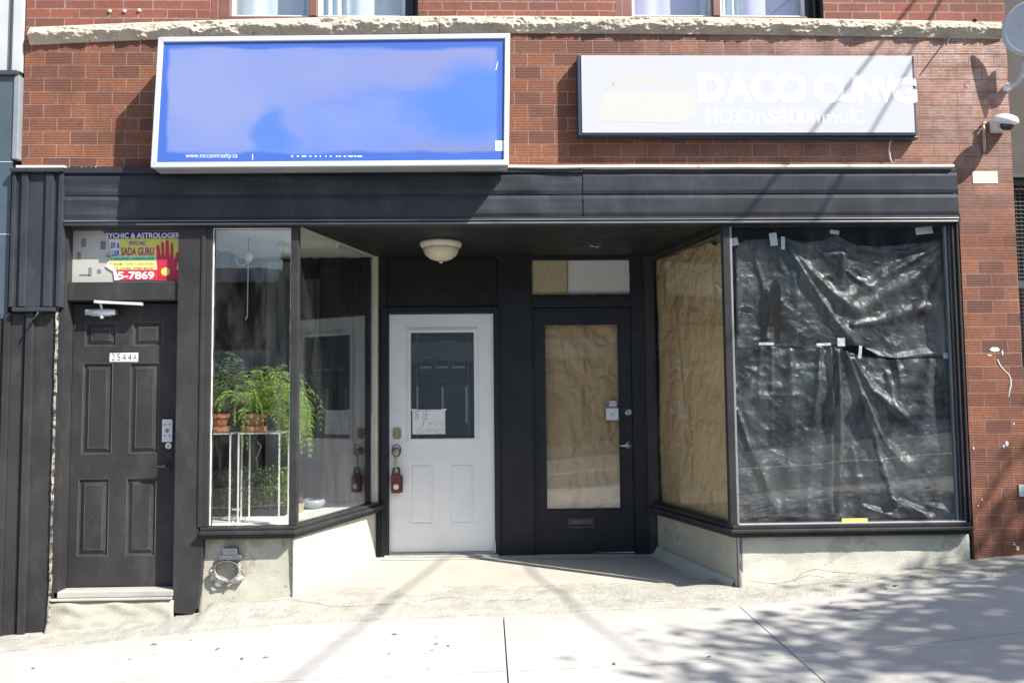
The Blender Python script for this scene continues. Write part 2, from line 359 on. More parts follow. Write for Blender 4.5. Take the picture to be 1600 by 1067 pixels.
def obj(name, mb, m, parent=None, smooth=False, bevel=0, solid=0, loc=None):
    me = bpy.data.meshes.new(name)
    if parent is not None: o0 = WL[parent.name]
    elif loc is not None: o0 = Vector(loc)
    else:
        xs = [v.x for v in mb.v]; ys = [v.y for v in mb.v]; zs = [v.z for v in mb.v]
        o0 = Vector(((min(xs) + max(xs)) / 2, (min(ys) + max(ys)) / 2, min(zs)))
    me.from_pydata([tuple(v - o0) for v in mb.v], [], mb.f)
    bm = bmesh.new(); bm.from_mesh(me); bmesh.ops.recalc_face_normals(bm, faces=bm.faces); bm.to_mesh(me); bm.free()
    if smooth: me.polygons.foreach_set('use_smooth', [True] * len(me.polygons))
    me.materials.append(M[m] if isinstance(m, str) else m)
    o = bpy.data.objects.new(name, me); COL.objects.link(o)
    WL[o.name] = o0
    if parent is not None: o.parent = parent
    else: o.location = o0
    if solid:
        md = o.modifiers.new('solid', 'SOLIDIFY'); md.thickness = solid; md.offset = 0
    if bevel:
        md = o.modifiers.new('bevel', 'BEVEL'); md.width = bevel; md.segments = 2; md.limit_method = 'ANGLE'; md.angle_limit = rad(40)
    return o
def islands(mb):
    par = list(range(len(mb.v)))
    def find(i):
        while par[i] != i: par[i] = par[par[i]]; i = par[i]
        return i
    for f in mb.f:
        for k in f[1:]: par[find(k)] = find(f[0])
    out = {}
    for f in mb.f: out.setdefault(find(f[0]), []).append(f)
    res = []
    for fs in out.values():
        ids = sorted({i for f in fs for i in f}); ix = {i: k for k, i in enumerate(ids)}; m = MB(); m.v = [mb.v[i] for i in ids]; m.f = [tuple(ix[i] for i in f) for f in fs]; res.append(m)
    return res
def objs(name, mb, m, parent, **k):
    return [obj(name, q, m, parent, **k) for q in islands(mb)]
def thing(name, label, cat, loc, group=None):
    o = bpy.data.objects.new(name, None); COL.objects.link(o); o.location = loc; o.empty_display_size = .1
    WL[o.name] = Vector(loc); o['label'] = label; o['category'] = cat
    if group: o['group'] = group
    return o
def tag(o, label, cat, group=None):
    o['label'] = label; o['category'] = cat
    if group: o['group'] = group
    return o
def struct(name, mb, m, **k):
    o = obj(name, mb, m, loc=(0, 0, 0), **k); o['kind'] = 'structure'; return o
def dup(root, loc, label=None):
    r = root.copy(); COL.objects.link(r); r.location = loc
    if label: r['label'] = label
    for ch in list(root.children):
        c = ch.copy(); COL.objects.link(c); c.parent = r
        for g in list(ch.children):
            d = g.copy(); COL.objects.link(d); d.parent = c
    return r
def text_mb(s, x0, x1, z0, z1, y, bold=0.0, mirror=False, depth=.0006, shear=0, spacing=1.0):
    """lettering as a mesh on the plane y, fitted to the box, facing the street"""
    cu = bpy.data.curves.new('lettering', 'FONT'); cu.body = s; cu.offset = bold; cu.resolution_u = 3; cu.shear = shear; cu.space_character = spacing
    ob = bpy.data.objects.new('lettering', cu); COL.objects.link(ob)
    dg = bpy.context.evaluated_depsgraph_get(); dg.update()
    me = bpy.data.meshes.new_from_object(ob.evaluated_get(dg))
    bpy.data.objects.remove(ob); bpy.data.curves.remove(cu)
    vs = [v.co.copy() for v in me.vertices]; fs = [tuple(p.vertices) for p in me.polygons]; bpy.data.meshes.remove(me)
    ax, bx = min(v.x for v in vs), max(v.x for v in vs); az, bz = min(v.y for v in vs), max(v.y for v in vs)
    mb = MB(); n = len(vs)
    def q(v, yy):
        return (x0 + (v.x - ax) / (bx - ax) * (x1 - x0), yy, z0 + (v.y - az) / (bz - az) * (z1 - z0))
    mb.add([q(v, y) for v in vs], fs)
    # sides give the letters a real thickness
    ed = {}
    for f in fs:
        for a, b in zip(f, f[1:] + f[:1]): ed[(a, b)] = 1
    mb.v += [Vector(q(v, y + depth)) for v in vs]
    for (a, b) in ed:
        if (b, a) not in ed: mb.f.append((a, b, b + n, a + n))
    return mb
def panel_front(mb, x0, x1, z0, z1, y, panels, prof, back=.04):
    """door leaf front at y with moulded panels; prof = [(inset, dy), ...]; the last ring is filled"""
    xs = sorted({x0, x1} | {p[0] for p in panels} | {p[1] for p in panels}); zs = sorted({z0, z1} | {p[2] for p in panels} | {p[3] for p in panels})
    for i in range(len(xs) - 1):
        for j in range(len(zs) - 1):
            mx, mz = (xs[i] + xs[i + 1]) / 2, (zs[j] + zs[j + 1]) / 2
            if any(p[0] < mx < p[1] and p[2] < mz < p[3] for p in panels): continue
            mb.add([(xs[i], y, zs[j]), (xs[i + 1], y, zs[j]), (xs[i + 1], y, zs[j + 1]), (xs[i], y, zs[j + 1])], [(0, 1, 2, 3)])
    for p in panels:
        rings = [(0, 0)] + list(prof); prev = None
        for (ins, dy) in rings:
            r = [(p[0] + ins, y + dy, p[2] + ins), (p[1] - ins, y + dy, p[2] + ins), (p[1] - ins, y + dy, p[3] - ins), (p[0] + ins, y + dy, p[3] - ins)]
            if prev: mb.add(prev + r, [(0, 1, 5, 4), (1, 2, 6, 5), (2, 3, 7, 6), (3, 0, 4, 7)])
            prev = r
        if len(p) < 5: mb.add(prev, [(0, 1, 2, 3)])
    # edges and back
    mb.add([(x0, y, z0), (x1, y, z0), (x1, y + back, z0), (x0, y + back, z0), (x0, y, z1), (x1, y, z1), (x1, y + back, z1), (x0, y + back, z1)],
           [(0, 3, 2, 1), (4, 5, 6, 7), (1, 2, 6, 5), (3, 0, 4, 7)])
    return mb
def frame_mb(mb, x0, x1, z0, z1, w, y0, y1, wb=None):
    wb = w if wb is None else wb
    mb.box(x0, x0 + w, y0, y1, z0, z1); mb.box(x1 - w, x1, y0, y1, z0, z1)
    mb.box(x0 + w, x1 - w, y0, y1, z1 - w, z1)
    if wb: mb.box(x0 + w, x1 - w, y0, y1, z0, z0 + wb)
    return mb
# ------------------------------------------------------------------ the ground
def gslab(mb, x0, x1, y0, y1, up=0.0, n=6, thick=.12):
    """a cast slab following the sloping pavement, with its own sides"""
    for k in range(n):
        a, b = x0 + (x1 - x0) * k / n, x0 + (x1 - x0) * (k + 1) / n
        q = [(a, y0), (b, y0), (b, y1), (a, y1)]
        mb.add([(x, y, ground(x, y) + up) for x, y in q], [(0, 1, 2, 3)])
        mb.add([(a, y0, ground(a, y0) + up), (b, y0, ground(b, y0) + up), (b, y0, ground(b, y0) + up - thick), (a, y0, ground(a, y0) + up - thick)], [(0, 1, 2, 3)])
        mb.add([(a, y1, ground(a, y1) + up), (b, y1, ground(b, y1) + up), (b, y1, ground(b, y1) + up - thick), (a, y1, ground(a, y1) + up - thick)], [(0, 1, 2, 3)])
    for x in (x0, x1):
        mb.add([(x, y0, ground(x, y0) + up), (x, y1, ground(x, y1) + up), (x, y1, ground(x, y1) + up - thick), (x, y0, ground(x, y0) + up - thick)], [(0, 1, 2, 3)])
JX = [PG(790, 1010).x, PG(1215, 1000).x, PG(382, 1030).x, PG(25, 1028).x]
JY = (PG(1240, 1027).y + PG(1500, 1000).y) / 2
YS = PG(790, 962).y            # seam between the pavement slabs and the rough strip along the shops
xs_j = sorted(JX); step = 1.9
left = [xs_j[0] - step * k for k in range(6, 0, -1)]; right = [xs_j[-1] + step * k for k in range(1, 7)]
jx = left + xs_j + right
walk = MB(); g = .004
for a, b in zip(jx, jx[1:]):
    for c, d in ((JY, YS), (JY - 1.75, JY), (-5.0, JY - 1.75)):
        gslab(walk, a + g, b - g, c + g, d - g)
struct('pavement', walk, 'walk')
base = MB(); gslab(base, -14, 16, -5.0, .02, up=-.022, n=60); struct('pavement_bed', base, 'asphalt')
apron = MB()
def apron_edge(x):   # the rough cement strip breaks off unevenly along its front
    return YS + .012 + .035 * mn.noise((x * 1.3, 4, 0)) + .02 * mn.noise((x * 6, 9, 0))
def apron_z(x, y):
    k = max(0, min(1, (y - YS) / .35)); bump = .018 * mn.noise((x * 2.1, y * 3, 1)) + .008 * mn.noise((x * 9, y * 9, 3))
    rise = 0
    if -2.15 < x < -1.9: rise = .02
    if x > -1.9 and x < 1.72: rise = max(0, .1 - max(0, (x + 1.9)) * .03)
    return ground(x, y) + .006 + k * (rise * .7 + bump + .008)
def apron_fn(u, v):
    x = -9 + 19 * u; e = apron_edge(x); y = e + (.28 - e) * v
    return (x, y, apron_z(x, y) - (.03 if v == 0 else 0))
apron.grid(apron_fn, 420, 12)
struct('cement_strip', apron, 'rawcem', smooth=True)
def ribbon(name, pts, w, seed, up=.006, step=.02):
    mb = MB(); o = []
    for (a, c) in zip(pts, pts[1:]):
        n = max(1, int((Vector(c) - Vector(a)).length / step)); o += [Vector(a).lerp(Vector(c), k / n) for k in range(n)]
    o.append(Vector(pts[-1])); q = []
    for k, p in enumerate(o):
        t = (o[min(k + 1, len(o) - 1)] - o[max(k - 1, 0)]).normalized(); nrm = Vector((-t.y, t.x, 0)); s = p.x * 9 + p.y * 7
        ww = max(.0004, w * (.55 + .9 * mn.noise((s, seed, 0)))); off = .012 * mn.noise((s * .6, seed, 7)) + .004 * mn.noise((s * 3, seed, 7)); c = p + nrm * off
        q += [c + nrm * ww, c - nrm * ww]
    for v in q: v.z = max(ground(v.x, v.y), 0 if False else -9) + up
    mb.add(q, [(2 * k, 2 * k + 2, 2 * k + 3, 2 * k + 1) for k in range(len(o) - 1)]); return mb
sm = ribbon('seam', [(x, YS + .006, 0) for x in (-6, -3, -1, .3, 1.2)], .0045, 3, .0115)
ex_ = [PG(*q) for q in ((950, 951), (1060, 940), (1150, 934), (1240, 921), (1330, 909), (1420, 899), (1520, 892), (1600, 888))]
sm2 = ribbon('seam', [(p.x, p.y, 0) for p in ex_], .0035, 8, .03)
struct('pavement_seam', sm, 'darkcrack'); struct('pavement_seam', sm2, 'darkcrack')
for k, l in enumerate(([(85, 958), (110, 962), (150, 959), (185, 964), (215, 959), (262, 956)], [(300, 948), (380, 952), (450, 946), (520, 950), (640, 946)], [(395, 930), (410, 938), (455, 940)], [(660, 944), (700, 938), (760, 940), (830, 936)], [(1240, 912), (1290, 906), (1340, 906), (1440, 890)])):
    q = [PG(*p, up=.03) for p in l]; mb = ribbon('crack', [(p.x, p.y, 0) for p in q], .003, 11 + k, 0)
    for v in mb.v: v.z = apron_z(v.x, min(.28, max(apron_edge(v.x), v.y))) + .004
    struct('cement_crack', mb, 'darkcrack')
# entry floor of the recess between the two bays
FZ = .168
ent = MB()
fx0, fx1 = -1.42, 1.78
def fz(x, y): return .142 + .028 * max(0, y) / 1.4 + .014 * (1.7 - x) / 3
ent.prism_xy([(fx0, .03), (fx1, .03), (1.55, 1.45), (-1.0, 1.45)], -.05, fz)
struct('entry_floor', ent, 'terrazzo', bevel=.012)
ledge = MB(); ledge.prism_xy([(fx0 + .02, -.14), (fx1 - .12, -.14), (fx1 - .1, .026), (fx0, .026)], -.05, lambda x, y: fz(x, 0) - .012 + (y - .03) * .12)
struct('entry_step', ledge, 'terrazzo', bevel=.02)
# dull green floor paint left along the step and at the foot of the walls
gp = mat('worn_green_floor_paint', (.36, .47, .40), (.46, .46, .39), 5, .7, specks=[((.47, .45, .38), 9, .55)])
strip = MB(); q = [(-1.2, -.07), (.1, -.075), (.1, -.02), (-1.2, -.015)]
strip.add([(x, y, fz(x, 0) - .012 + (y - .03) * .12 + .004) for x, y in q], [(0, 1, 2, 3)])
q = [(-.9, 1.2), (1.36, 1.2), (1.36, 1.33), (-.9, 1.33)]
strip.add([(x, y, fz(x, y) + .004) for x, y in q], [(0, 1, 2, 3)])
struct('floor_paint', strip, gp)
road = MB()
road.add([(-120, -13.5, -.42 - 4), (120, -13.5, -.42 + 6), (120, -5.0, -.42 + 6), (-120, -5.0, -.42 - 4)], [(0, 1, 2, 3)])
road = MB().grid(lambda u, v: ((u - .5) * 60, -13.5 + 8.5 * v, ground((u - .5) * 60, -5) - .13), 40, 1)
struct('road', road, 'asphalt')
rl = MB().grid(lambda u, v: ((u - .5) * 60, -9.3 + .12 * v, ground((u - .5) * 60, -5) - .126), 40, 1); struct('road_marking', rl, 'roadline')
kb = MB(); gslab(kb, -20, 20, -5.16, -5.004, up=.004, n=50, thick=.2); struct('kerb', kb, 'kerb')
fw = MB().grid(lambda u, v: ((u - .5) * 60, -17 + 3.5 * v, ground((u - .5) * 60, -5) + .0), 40, 1)
fw.grid(lambda u, v: ((u - .5) * 60, -13.5, ground((u - .5) * 60, -5) - .14 + .14 * v), 40, 1); struct('far_pavement', fw, 'walk')
gr = MB().add([(-300, -300, -3.2), (300, -300, -3.2), (300, 300, -3.2), (-300, 300, -3.2)], [(0, 1, 2, 3)]); struct('ground', gr, 'asphalt')

# ------------------------------------------------------------------ the shop building
B = thing('shop_building', 'red brick shop building with tiled front, black storefront and two display windows', 'building', (0, 0, 0))
XL, XR = -3.26, 3.84
ZF = 3.145                                # top of fascia
tw = MB()
tw.box(XL, XR, 0, .3, ZF, 4.16)           # tiled band
tw.box(3.428, XR, 0, .3, -.1, ZF)         # pier on the right
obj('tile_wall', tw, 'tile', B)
bw = MB()
W1, W2 = (-1.965, -.475), (.965, 2.49)
ZS, ZT = 4.16, 5.95
for a, b in ((XL, W1[0]), (W1[1], W2[0]), (W2[1], XR)): bw.box(a, b, .004, .3, ZS, ZT)
bw.box(XL, XR, .004, .3, ZT, 7.6)
obj('brick_wall', bw, 'brick', B)
shell = MB()
for q in ([(XL + .01, .3, -.3), (XL + .01, 5, -.3), (XL + .01, 5, 7.59), (XL + .01, .3, 7.59)], [(XR - .01, .3, -.3), (XR - .01, 5, -.3), (XR - .01, 5, 7.59), (XR - .01, .3, 7.59)],
          [(XL + .01, 5, -.3), (XR - .01, 5, -.3), (XR - .01, 5, 7.59), (XL + .01, 5, 7.59)], [(XL + .01, .3, 7.59), (XR - .01, .3, 7.59), (XR - .01, 5, 7.59), (XL + .01, 5, 7.59)],
          [(XL + .01, .31, 4.1), (XR - .01, .31, 4.1), (XR - .01, 5, 4.1), (XL + .01, 5, 4.1)]):
    shell.add(q, [(0, 1, 2, 3)])
obj('shell', shell, 'brownwall', B)
# rock-faced stone course: separate blocks, each a split face
def zb(x): return 4.136 - .0080 * (x - .25) ** 2 * (1 if x < .25 else .33) 
cuts = [XL - .02, -2.30, -.54, -.43, 1.395, 2.30 + .1, XR + .03]
cuts = [P(38, 55, -.08).x, P(294, 50, -.08).x, P(655, 40, -.08).x, P(686, 40, -.08).x, P(1055, 40, -.08).x, P(1318, 40, -.08).x, P(1574, 48, -.08).x]
for i, (a, b) in enumerate(zip(cuts, cuts[1:])):
    h = .126; nu = max(8, int((b - a) / .007)); nv = 22
    def stone(u, v, a=a, b=b, i=i):
        x = a + .002 + (b - a - .004) * u; z = zb(x) + h * v
        e = min(1, min(v, 1 - v) * 6) * min(1, min(u, 1 - u) * (b - a) / .015)
        rl = .46 + .20 * mn.fractal(Vector((x * 3.2 + i * 9, i, 1)), 1.0, 2.0, 4)            # wandering arris between the upper and under face
        up_ = max(0, min(1, (1 - v) / (1 - rl))) ** .8 if v > rl else max(0, min(1, v / rl)) ** 1.1
        n1 = mn.fractal(Vector((x * 9 + i * 9, z * 14, i)), .9, 2.1, 5); n2 = mn.noise((x * 34 + i, z * 46, 2)); n3 = mn.ridged_multi_fractal(Vector((x * 7 - z * 9 + i * 5, z * 10, 3.3)), .9, 2.2, 4, 1.0, 2.0)
        return (x, -.012 - .036 * up_ - e * (.018 * n1 + .009 * n2 + .012 * (n3 - 1)), z)
    mb = MB().grid(stone, nu, nv)
    x0, x1 = a + .002, b - .002
    o = len(mb.v); top = [mb.v[nv * (nu + 1) + k] for k in range(nu + 1)]; bot = [mb.v[k] for k in range(nu + 1)]
    for row in (top, bot):
        n0 = len(mb.v); mb.v += [Vector(p) for p in row] + [Vector((p.x, .0, p.z)) for p in row]
        for k in range(nu): mb.f.append((n0 + k, n0 + k + 1, n0 + nu + 2 + k, n0 + nu + 1 + k))
    for k in (0, nu):
        n0 = len(mb.v); col = [mb.v[j * (nu + 1) + k] for j in range(nv + 1)]
        mb.v += [Vector(p) for p in col] + [Vector((p.x, 0, p.z)) for p in col]
        for j in range(nv): mb.f.append((n0 + j, n0 + j + 1, n0 + nv + 2 + j, n0 + nv + 1 + j))
    obj('stone_block', mb, 'stone', B)
# upper windows
def upper_window(w, cm, mull):
    z0 = zb((w[0] + w[1]) / 2) + .126 - .012
    f = MB(); w0, w1 = w
    f.box(w0, w0 + .05, .03, .3, z0, ZT); f.box(w0 + .05, w0 + .125, .06, .16, z0, ZT)
    f.box(w0 + .125, w1 - .1, .06, .16, z0, z0 + .055); f.box(mull - .027, mull + .027, .055, .16, z0 + .055, ZT)
    f.box(w0 + .125, w1 - .1, .06, .16, ZT - .05, ZT)
    fr = obj('upper_window', f, 'bronze_frame', B, bevel=.004)
    l = MB(); l.box(w1 - .1, w1, .10, .29, z0, ZT); l.box(w1 - .055, w1 - .045, .05, .1, z0, ZT); l.box(w1 - .012, w1, .02, .1, z0, ZT)
    obj('liner', l, 'darkframe', fr)
    s = MB()
    for a, b in ((w0 + .127, mull - .029), (mull + .029, w1 - .102)): frame_mb(s, a, b, z0 + .057, ZT - .052, .022, .10, .135)
    objs('sash', s, 'white', fr)
    gl = MB()
    for a, b in ((w0 + .149, mull - .051), (mull + .051, w1 - .124)): gl.box(a, b, .115, .119, z0 + .079, ZT - .074)
    objs('pane', gl, 'glass', fr)
    c = MB().grid(lambda u, v: (w0 + .07 + (w1 - w0 - .14) * u, .23 + .014 * sin(u * 23 + 2 * sin(u * 9)) + .003 * sin(u * 70 + v * 2), z0 - .05 + 1.7 * v), 150, 6)
    obj('curtain', c, cm, fr, smooth=True)
    c2 = MB().grid(lambda u, v: ((w0 * .45 + w1 * .55) - .2 * (1 - v * .4) + .34 * u * (1 - v * .4), .195 + .02 * sin(u * 30), z0 - .05 + 1.6 * v), 40, 6)
    obj('curtain', c2, 'sheer', fr, smooth=True)
upper_window(W1, 'sheer', P(489, 20, .06).x); upper_window(W2, 'sheer2', P(1120, 20, .06).x)
# anchors left in the brickwork above the stone
an = MB()
for px, py in ((172, 18), (195, 18), (218, 17)): p = P(px, py); an.lathe([(.012, 0), (.012, -.006), (.004, -.01)], p, 'Y', 10)
objs('wall_plug', an, 'white', B)
# fascia of two sheet-metal boards
YF = -.06
zf = lambda py: P(1100, py, YF).z
fxl, fxr = P(100, 300, YF).x, P(1497, 300, YF).x
seam = P(911, 300, YF).x
fb = MB()
def board(x0, x1, z0, z1, dy, warp=0):
    nx = int((x1 - x0) / .06)
    def fn(u, v):
        x = x0 + (x1 - x0) * u
        w = warp * (mn.noise((x * 1.7, v * 2, z0)) * .010 + .012 * math.exp(-((x - seam + .38) / .12) ** 2) * math.sin(v * pi))
        e = .007 if (v == 0 or v == 1) else 0
        return (x, YF + dy - w + e + (.006 * (1 - v)), z0 + (z1 - z0) * v)
    fb.grid(fn, nx, 6)
zc1, z1a, z1b, z2b = zf(270), zf(302), zf(304.5), zf(337)
for x0, x1, dy, wp in ((fxl, seam - .002, .004, 1), (seam + .002, fxr, 0, .25)):
    board(x0, x1, z1a, zc1, dy, wp); board(x0, x1, z2b, z1b, dy, wp)
fb.box(fxl, fxr, YF + .02, .0, z2b, zc1)
fa = obj('fascia', fb, 'metal', B, smooth=False)
lp = MB(); zl = zf(349)
lp.box(fxl - .004, fxr, -.048, .02, zf(343), z2b - .002); lp.box(fxl - .004, fxr, -.058, .03, zl, zf(344.5))
obj('fascia_lip', lp, 'metal', fa, bevel=.003)
lq = MB(); lq.box(fxl, fxr - .002, -.063, -.0485, zf(343.2), zf(341.4)); obj('trim_edge', lq, 'lip', fa, bevel=.002)
lq = MB(); lq.box(fxl + .5, fxr - .01, -.0635, -.0585, zl + .002, zf(346)); obj('trim_edge', lq, 'lip', fa, bevel=.002)
cp = MB(); zt = P(1100, 258, -.07).z
def cap_fn(u, v):
    x = P(792, 260, -.07).x + (fxr - .03 - P(792, 260, -.07).x) * u
    k = .004 * mn.noise((x * 3, 0, 0)); prof = ((-.03, .0), (-.078, -.012), (-.082, -.03), (-.066, -.036), (-.05, -.04))[int(v * 4 + .01)]
    return (x, prof[0] + k, zt + .012 + prof[1] + k)
cp.grid(cap_fn, 120, 4)
obj('flashing', cp, 'flash', fa)
ch = MB(); ch.box(fxl, seam, -.068, -.0, zc1 + .003, ZF - .004); ch.box(seam, fxr, -.056, 0, zc1 + .003, ZF - .018)
obj('fascia_cap', ch, 'metal', fa, bevel=.004)
mo = MB().grid(lambda u, v: (XL + .25 + u * (P(182, 262).x - XL - .25), -.006 - .035 * v + .004 * mn.noise((u * 30, v, 1)), ZF + .012 - .006 * v + .006 * mn.noise((u * 25, 1, 5))), 60, 3)
obj('mortar_edge', mo, 'flash', B)
sf = MB(); sf.box(-2.96, 3.42, -.03, 1.6, 2.742, 2.80)
obj('soffit', sf, 'black_dull', B)
# left-hand metal cladding beside the narrow door
up = MB(); ya = -.075
x0, x1 = P(18, 300, ya).x, P(98, 300, ya).x; zu0, zu1 = P(60, 480, ya).z, P(60, 270, ya).z
up.box(x0, x1, ya + .02, .02, zu0, zu1)
for a, b in ((18, 24), (33, 43), (71, 83), (91, 98)):
    up.box(P(a, 300, ya).x, P(b, 300, ya).x, ya, ya + .022, zu0 + .004, zu1 - .004)
up.box(x0 + .03, x1 - .03, ya - .012, .01, zu0 - .03, zu0 - .002); up.box(x0 - .01, x1 + .004, ya - .016, .02, zu1 + .002, zu1 + .03)
obj('pilaster_panel', up, 'metal', B, bevel=.004)
fl = MB(); fl.box(x0 + .03, x1 + .01, ya - .01, .0, zu1 + .033, zu1 + .05); objs('flashing', fl, 'flash', B)
lo = MB(); yl = -.03
lx0, lx1 = P(-12, 700, yl).x, P(96, 700, yl).x; zl1 = zu0 - .034
lo.box(lx0, lx1, yl, .04, -.1, zl1)
for a, b, d in ((2, 12, .018), (38, 49, .03), (-12, -4, .02)): lo.box(P(a, 700, yl).x, P(b, 700, yl).x, yl - d, yl - .001, -.095, zl1 - .004)
lo.box(P(12, 700, yl).x, P(33, 700, yl).x, yl - .006, yl - .001, -.09, zl1 - .01)
obj('cladding', lo, 'black', B, bevel=.004)
hk = MB(); p = P(62, 490, -.05)
hk.tube([p + Vector((-.03, .02, -.0)), p + Vector((0, -.03, .012)), p + Vector((.012, -.045, 0)), p + Vector((-.005, -.05, -.03)), p + Vector((-.03, -.05, -.05)), p + Vector((-.045, -.05, -.09))], .006, 8)
obj('wall_hook', hk, 'black', B, smooth=True)
# narrow side door unit
DXL, DXR = -2.92, -2.153
ju = MB()
ju.box(-2.966, DXL, -.012, .12, .02, 2.75)                                       # left jamb
ju.box(DXL, DXR, .0, .12, 2.215, 2.345)                                          # transom bar
ju.box(DXL, DXR, .0, .12, 2.722, 2.75)
fr = obj('door_surround', ju, 'black', B, bevel=.005)
cs = MB(); cs.grid(lambda u, v: (-2.973 + .013 * u + .006 * mn.noise((0, v * 14, 2)) + .003 * mn.noise((u, v * 70, 2)), -.040 - .004 * mn.noise((u, v * 60, 1)), .03 + (2.92 - .03) * v), 2, 200)
obj('peeling_edge', cs, 'chipped', fr, solid=.012)
jb = MB()
jb.prism_xz([(DXR, .075), (-2.02, .055), (-1.985, .10), (-1.972, .20), (-1.955, .46), (-1.955, .56), (-1.98, .575), (-1.98, 2.75), (DXR, 2.75)], -.02, .12)
obj('jamb_board', jb, 'black', fr, bevel=.004)
dl = MB(); yd = .092
prx = lambda a, b, c, d: (P(a, 600, yd).x, P(b, 600, yd).x, P(200, d, yd).z, P(200, c, yd).z)
pans = [prx(131, 180, 503, 541), prx(206, 253, 503, 541), prx(129, 176, 567, 709), prx(203, 249, 567, 709), prx(126, 174, 747, 868), prx(201, 247, 747, 868)]
panel_front(dl, DXL + .004, DXR - .004, .235, 2.2, yd, pans, [(.008, .012), (.016, .014), (.042, .003), (.046, .003)], back=.045)
sd = obj('side_door', dl, 'black', B)
for p in pans:
    for ins, w_, s_ in ((.000, .0035, 1), (.044, .0030, 1)):
        wm = MB(); frame_mb(wm, p[0] + ins, p[1] - ins, p[2] + ins, p[3] - ins, w_, yd - .0015 + (.003 if ins else 0), yd + .003 + (.003 if ins else 0)); obj('moulding', wm, 'wornblack', sd, bevel=.001)
th = MB(); th.box(DXL - .03, DXR + .005, -.03, .15, .185, .228); th.box(DXL - .045, DXR, -.045, .14, .165, .183)
obj('threshold', th, mat('worn_pale_threshold', (.46, .44, .40), (.30, .29, .27), 9, .6, .3, 30, stretch=(.3, 1, 1)), sd, bevel=.006)
stp = MB(); stp.grid(lambda u, v: (-2.985 + .84 * u, -.02 - .03 * (1 - v) ** 2 + .012 * mn.noise((u * 7, v * 4, 2)) + (.05 if v == 1 else 0), -.06 + .222 * v), 60, 14)
obj('doorstep', stp, 'stucco', B, smooth=True, solid=.03)
cl = MB(); p0, p1 = P(134, 488, .04), P(182, 488, .04)
cl.tube([(p0.x, .045, p0.z), (p1.x, .045, p0.z)], .021, 14); cl.box(p0.x + .03, p1.x - .05, .045, yd, p0.z - .024, p0.z + .024)
cl.lathe([(.014, .0), (.014, -.03), (.006, -.035)], (p0.x + .11, .045, p0.z - .012), 'Z', 10)
clo = obj('door_closer', cl, 'whitesteel', sd, smooth=True)
ar = MB(); a0 = P(148, 471, .0); a1 = P(222, 475.5, .0)
ar.prism_xz([(a0.x, a0.z + .008), (a0.x + .18, a0.z - .004), (a1.x, a1.z + .012), (a1.x, a1.z - .008), (a0.x + .16, a0.z - .02), (a0.x, a0.z - .012)], -.012, .02)
ar.tube([(p0.x + .11, .045, p0.z + .02), (p0.x + .11, .02, a0.z - .014)], .008, 8)
obj('closer_arm', ar, 'whitesteel', clo)
cb = MB(); pe = P(186, 488, .04); cb.tube([(p1.x, .045, p0.z), (p1.x + .02, .045, p0.z)], .0225, 14); obj('end_cap', cb, 'black_ink', clo)
pl = MB(); a, b = P(255, 655, yd), P(270.5, 690, yd); pl.box(a.x, b.x, yd - .02, yd, b.z, a.z)
plo = obj('keypad_plate', pl, 'whitesteel', sd, bevel=.002)
bt = MB(); cxp, czp = (a.x + b.x) / 2, (a.z + b.z) / 2
for dx, dz in ((-.016, .043), (.017, .043), (-.016, -.036), (.017, -.036)): bt.lathe([(.006, 0), (.005, -.005)], (cxp + dx, yd - .0202, czp + dz), 'Y', 8)
bt.lathe([(.013, 0), (.012, -.006), (.004, -.006)], (cxp, yd - .0202, czp), 'Y', 12)
objs('button', bt, 'ink', plo)
lk = MB(); p = P(264, 696, yd); lk.lathe([(.023, 0), (.022, -.012), (.016, -.016)], (p.x, yd, p.z), 'Y', 18); lko = obj('deadbolt', lk, 'white', sd, smooth=True)
kh = MB(); kh.lathe([(.006, 0), (.005, -.003)], (p.x, yd - .0163, p.z), 'Y', 8); kh.box(p.x - .003, p.x + .003, yd - .0185, yd - .0163, p.z - .014, p.z); obj('keyhole', kh, 'black_ink', lko)
hd = MB(); p = P(262, 728, yd); hd.lathe([(.024, 0), (.022, -.01), (.012, -.014), (.012, -.05)], (p.x, yd, p.z), 'Y', 14)
hd.tube([(p.x + .005, yd - .05, p.z), (p.x - .05, yd - .055, p.z - .001), (p.x - .1, yd - .05, p.z - .002)], [.011, .009, .007], 10)
hd.box(p.x - .012, p.x + .03, yd - .004, yd, p.z + .04, p.z + .1)
obj('handle', hd, 'rubber', sd, smooth=False)
# transom over the side door with its old pane
tp = MB(); tp.box(DXL, DXR, .062, .068, 2.347, 2.72)
tpm = mat('dirty_whitened_pane', (.46, .46, .42), (.36, .36, .33), 3, .5, specks=[((.2, .2, .19), 12, .66)])
tpo = obj('transom_pane', tp, tpm, B)
mk = MB()
for a, b, c, d in ((127, 134, 373, 386), (157, 165, 377, 390), (120.5, 126, 394, 405), (138.5, 143, 418, 431), (152, 158, 421, 427)):
    A, Bq = P(a, c, .06), P(b, d, .06); mk.box(A.x, Bq.x, .060, .0618, Bq.z, A.z)
A = P(124, 429.5, .06); mk.box(A.x, A.x + .07, .060, .0618, A.z - .005, A.z + .004)
objs('tape_residue', mk, 'ink', tpo)

# ------------------------------------------------------------------ display windows
def bay(side, xa, xb, corner, back, zsill, ztop):
    """xa..xb front glass, corner/back points of the splayed side pane"""
    pass
ZTOP = 2.74
def splay_prism(mb, c, b, off0, off1, z0, z1, s):
    """a bar running along the splayed line c->b, from off0 to off1 outwards (towards the entry, sign s)"""
    d = (Vector(b) - Vector(c)); d = Vector((d.x, d.y)).normalized(); n = Vector((d.y, -d.x)) * s
    C, Bk = Vector(c[:2]), Vector(b[:2])
    return mb.prism_xy([C + n * off0, Bk + n * off0, Bk + n * off1, C + n * off1], z0, z1)
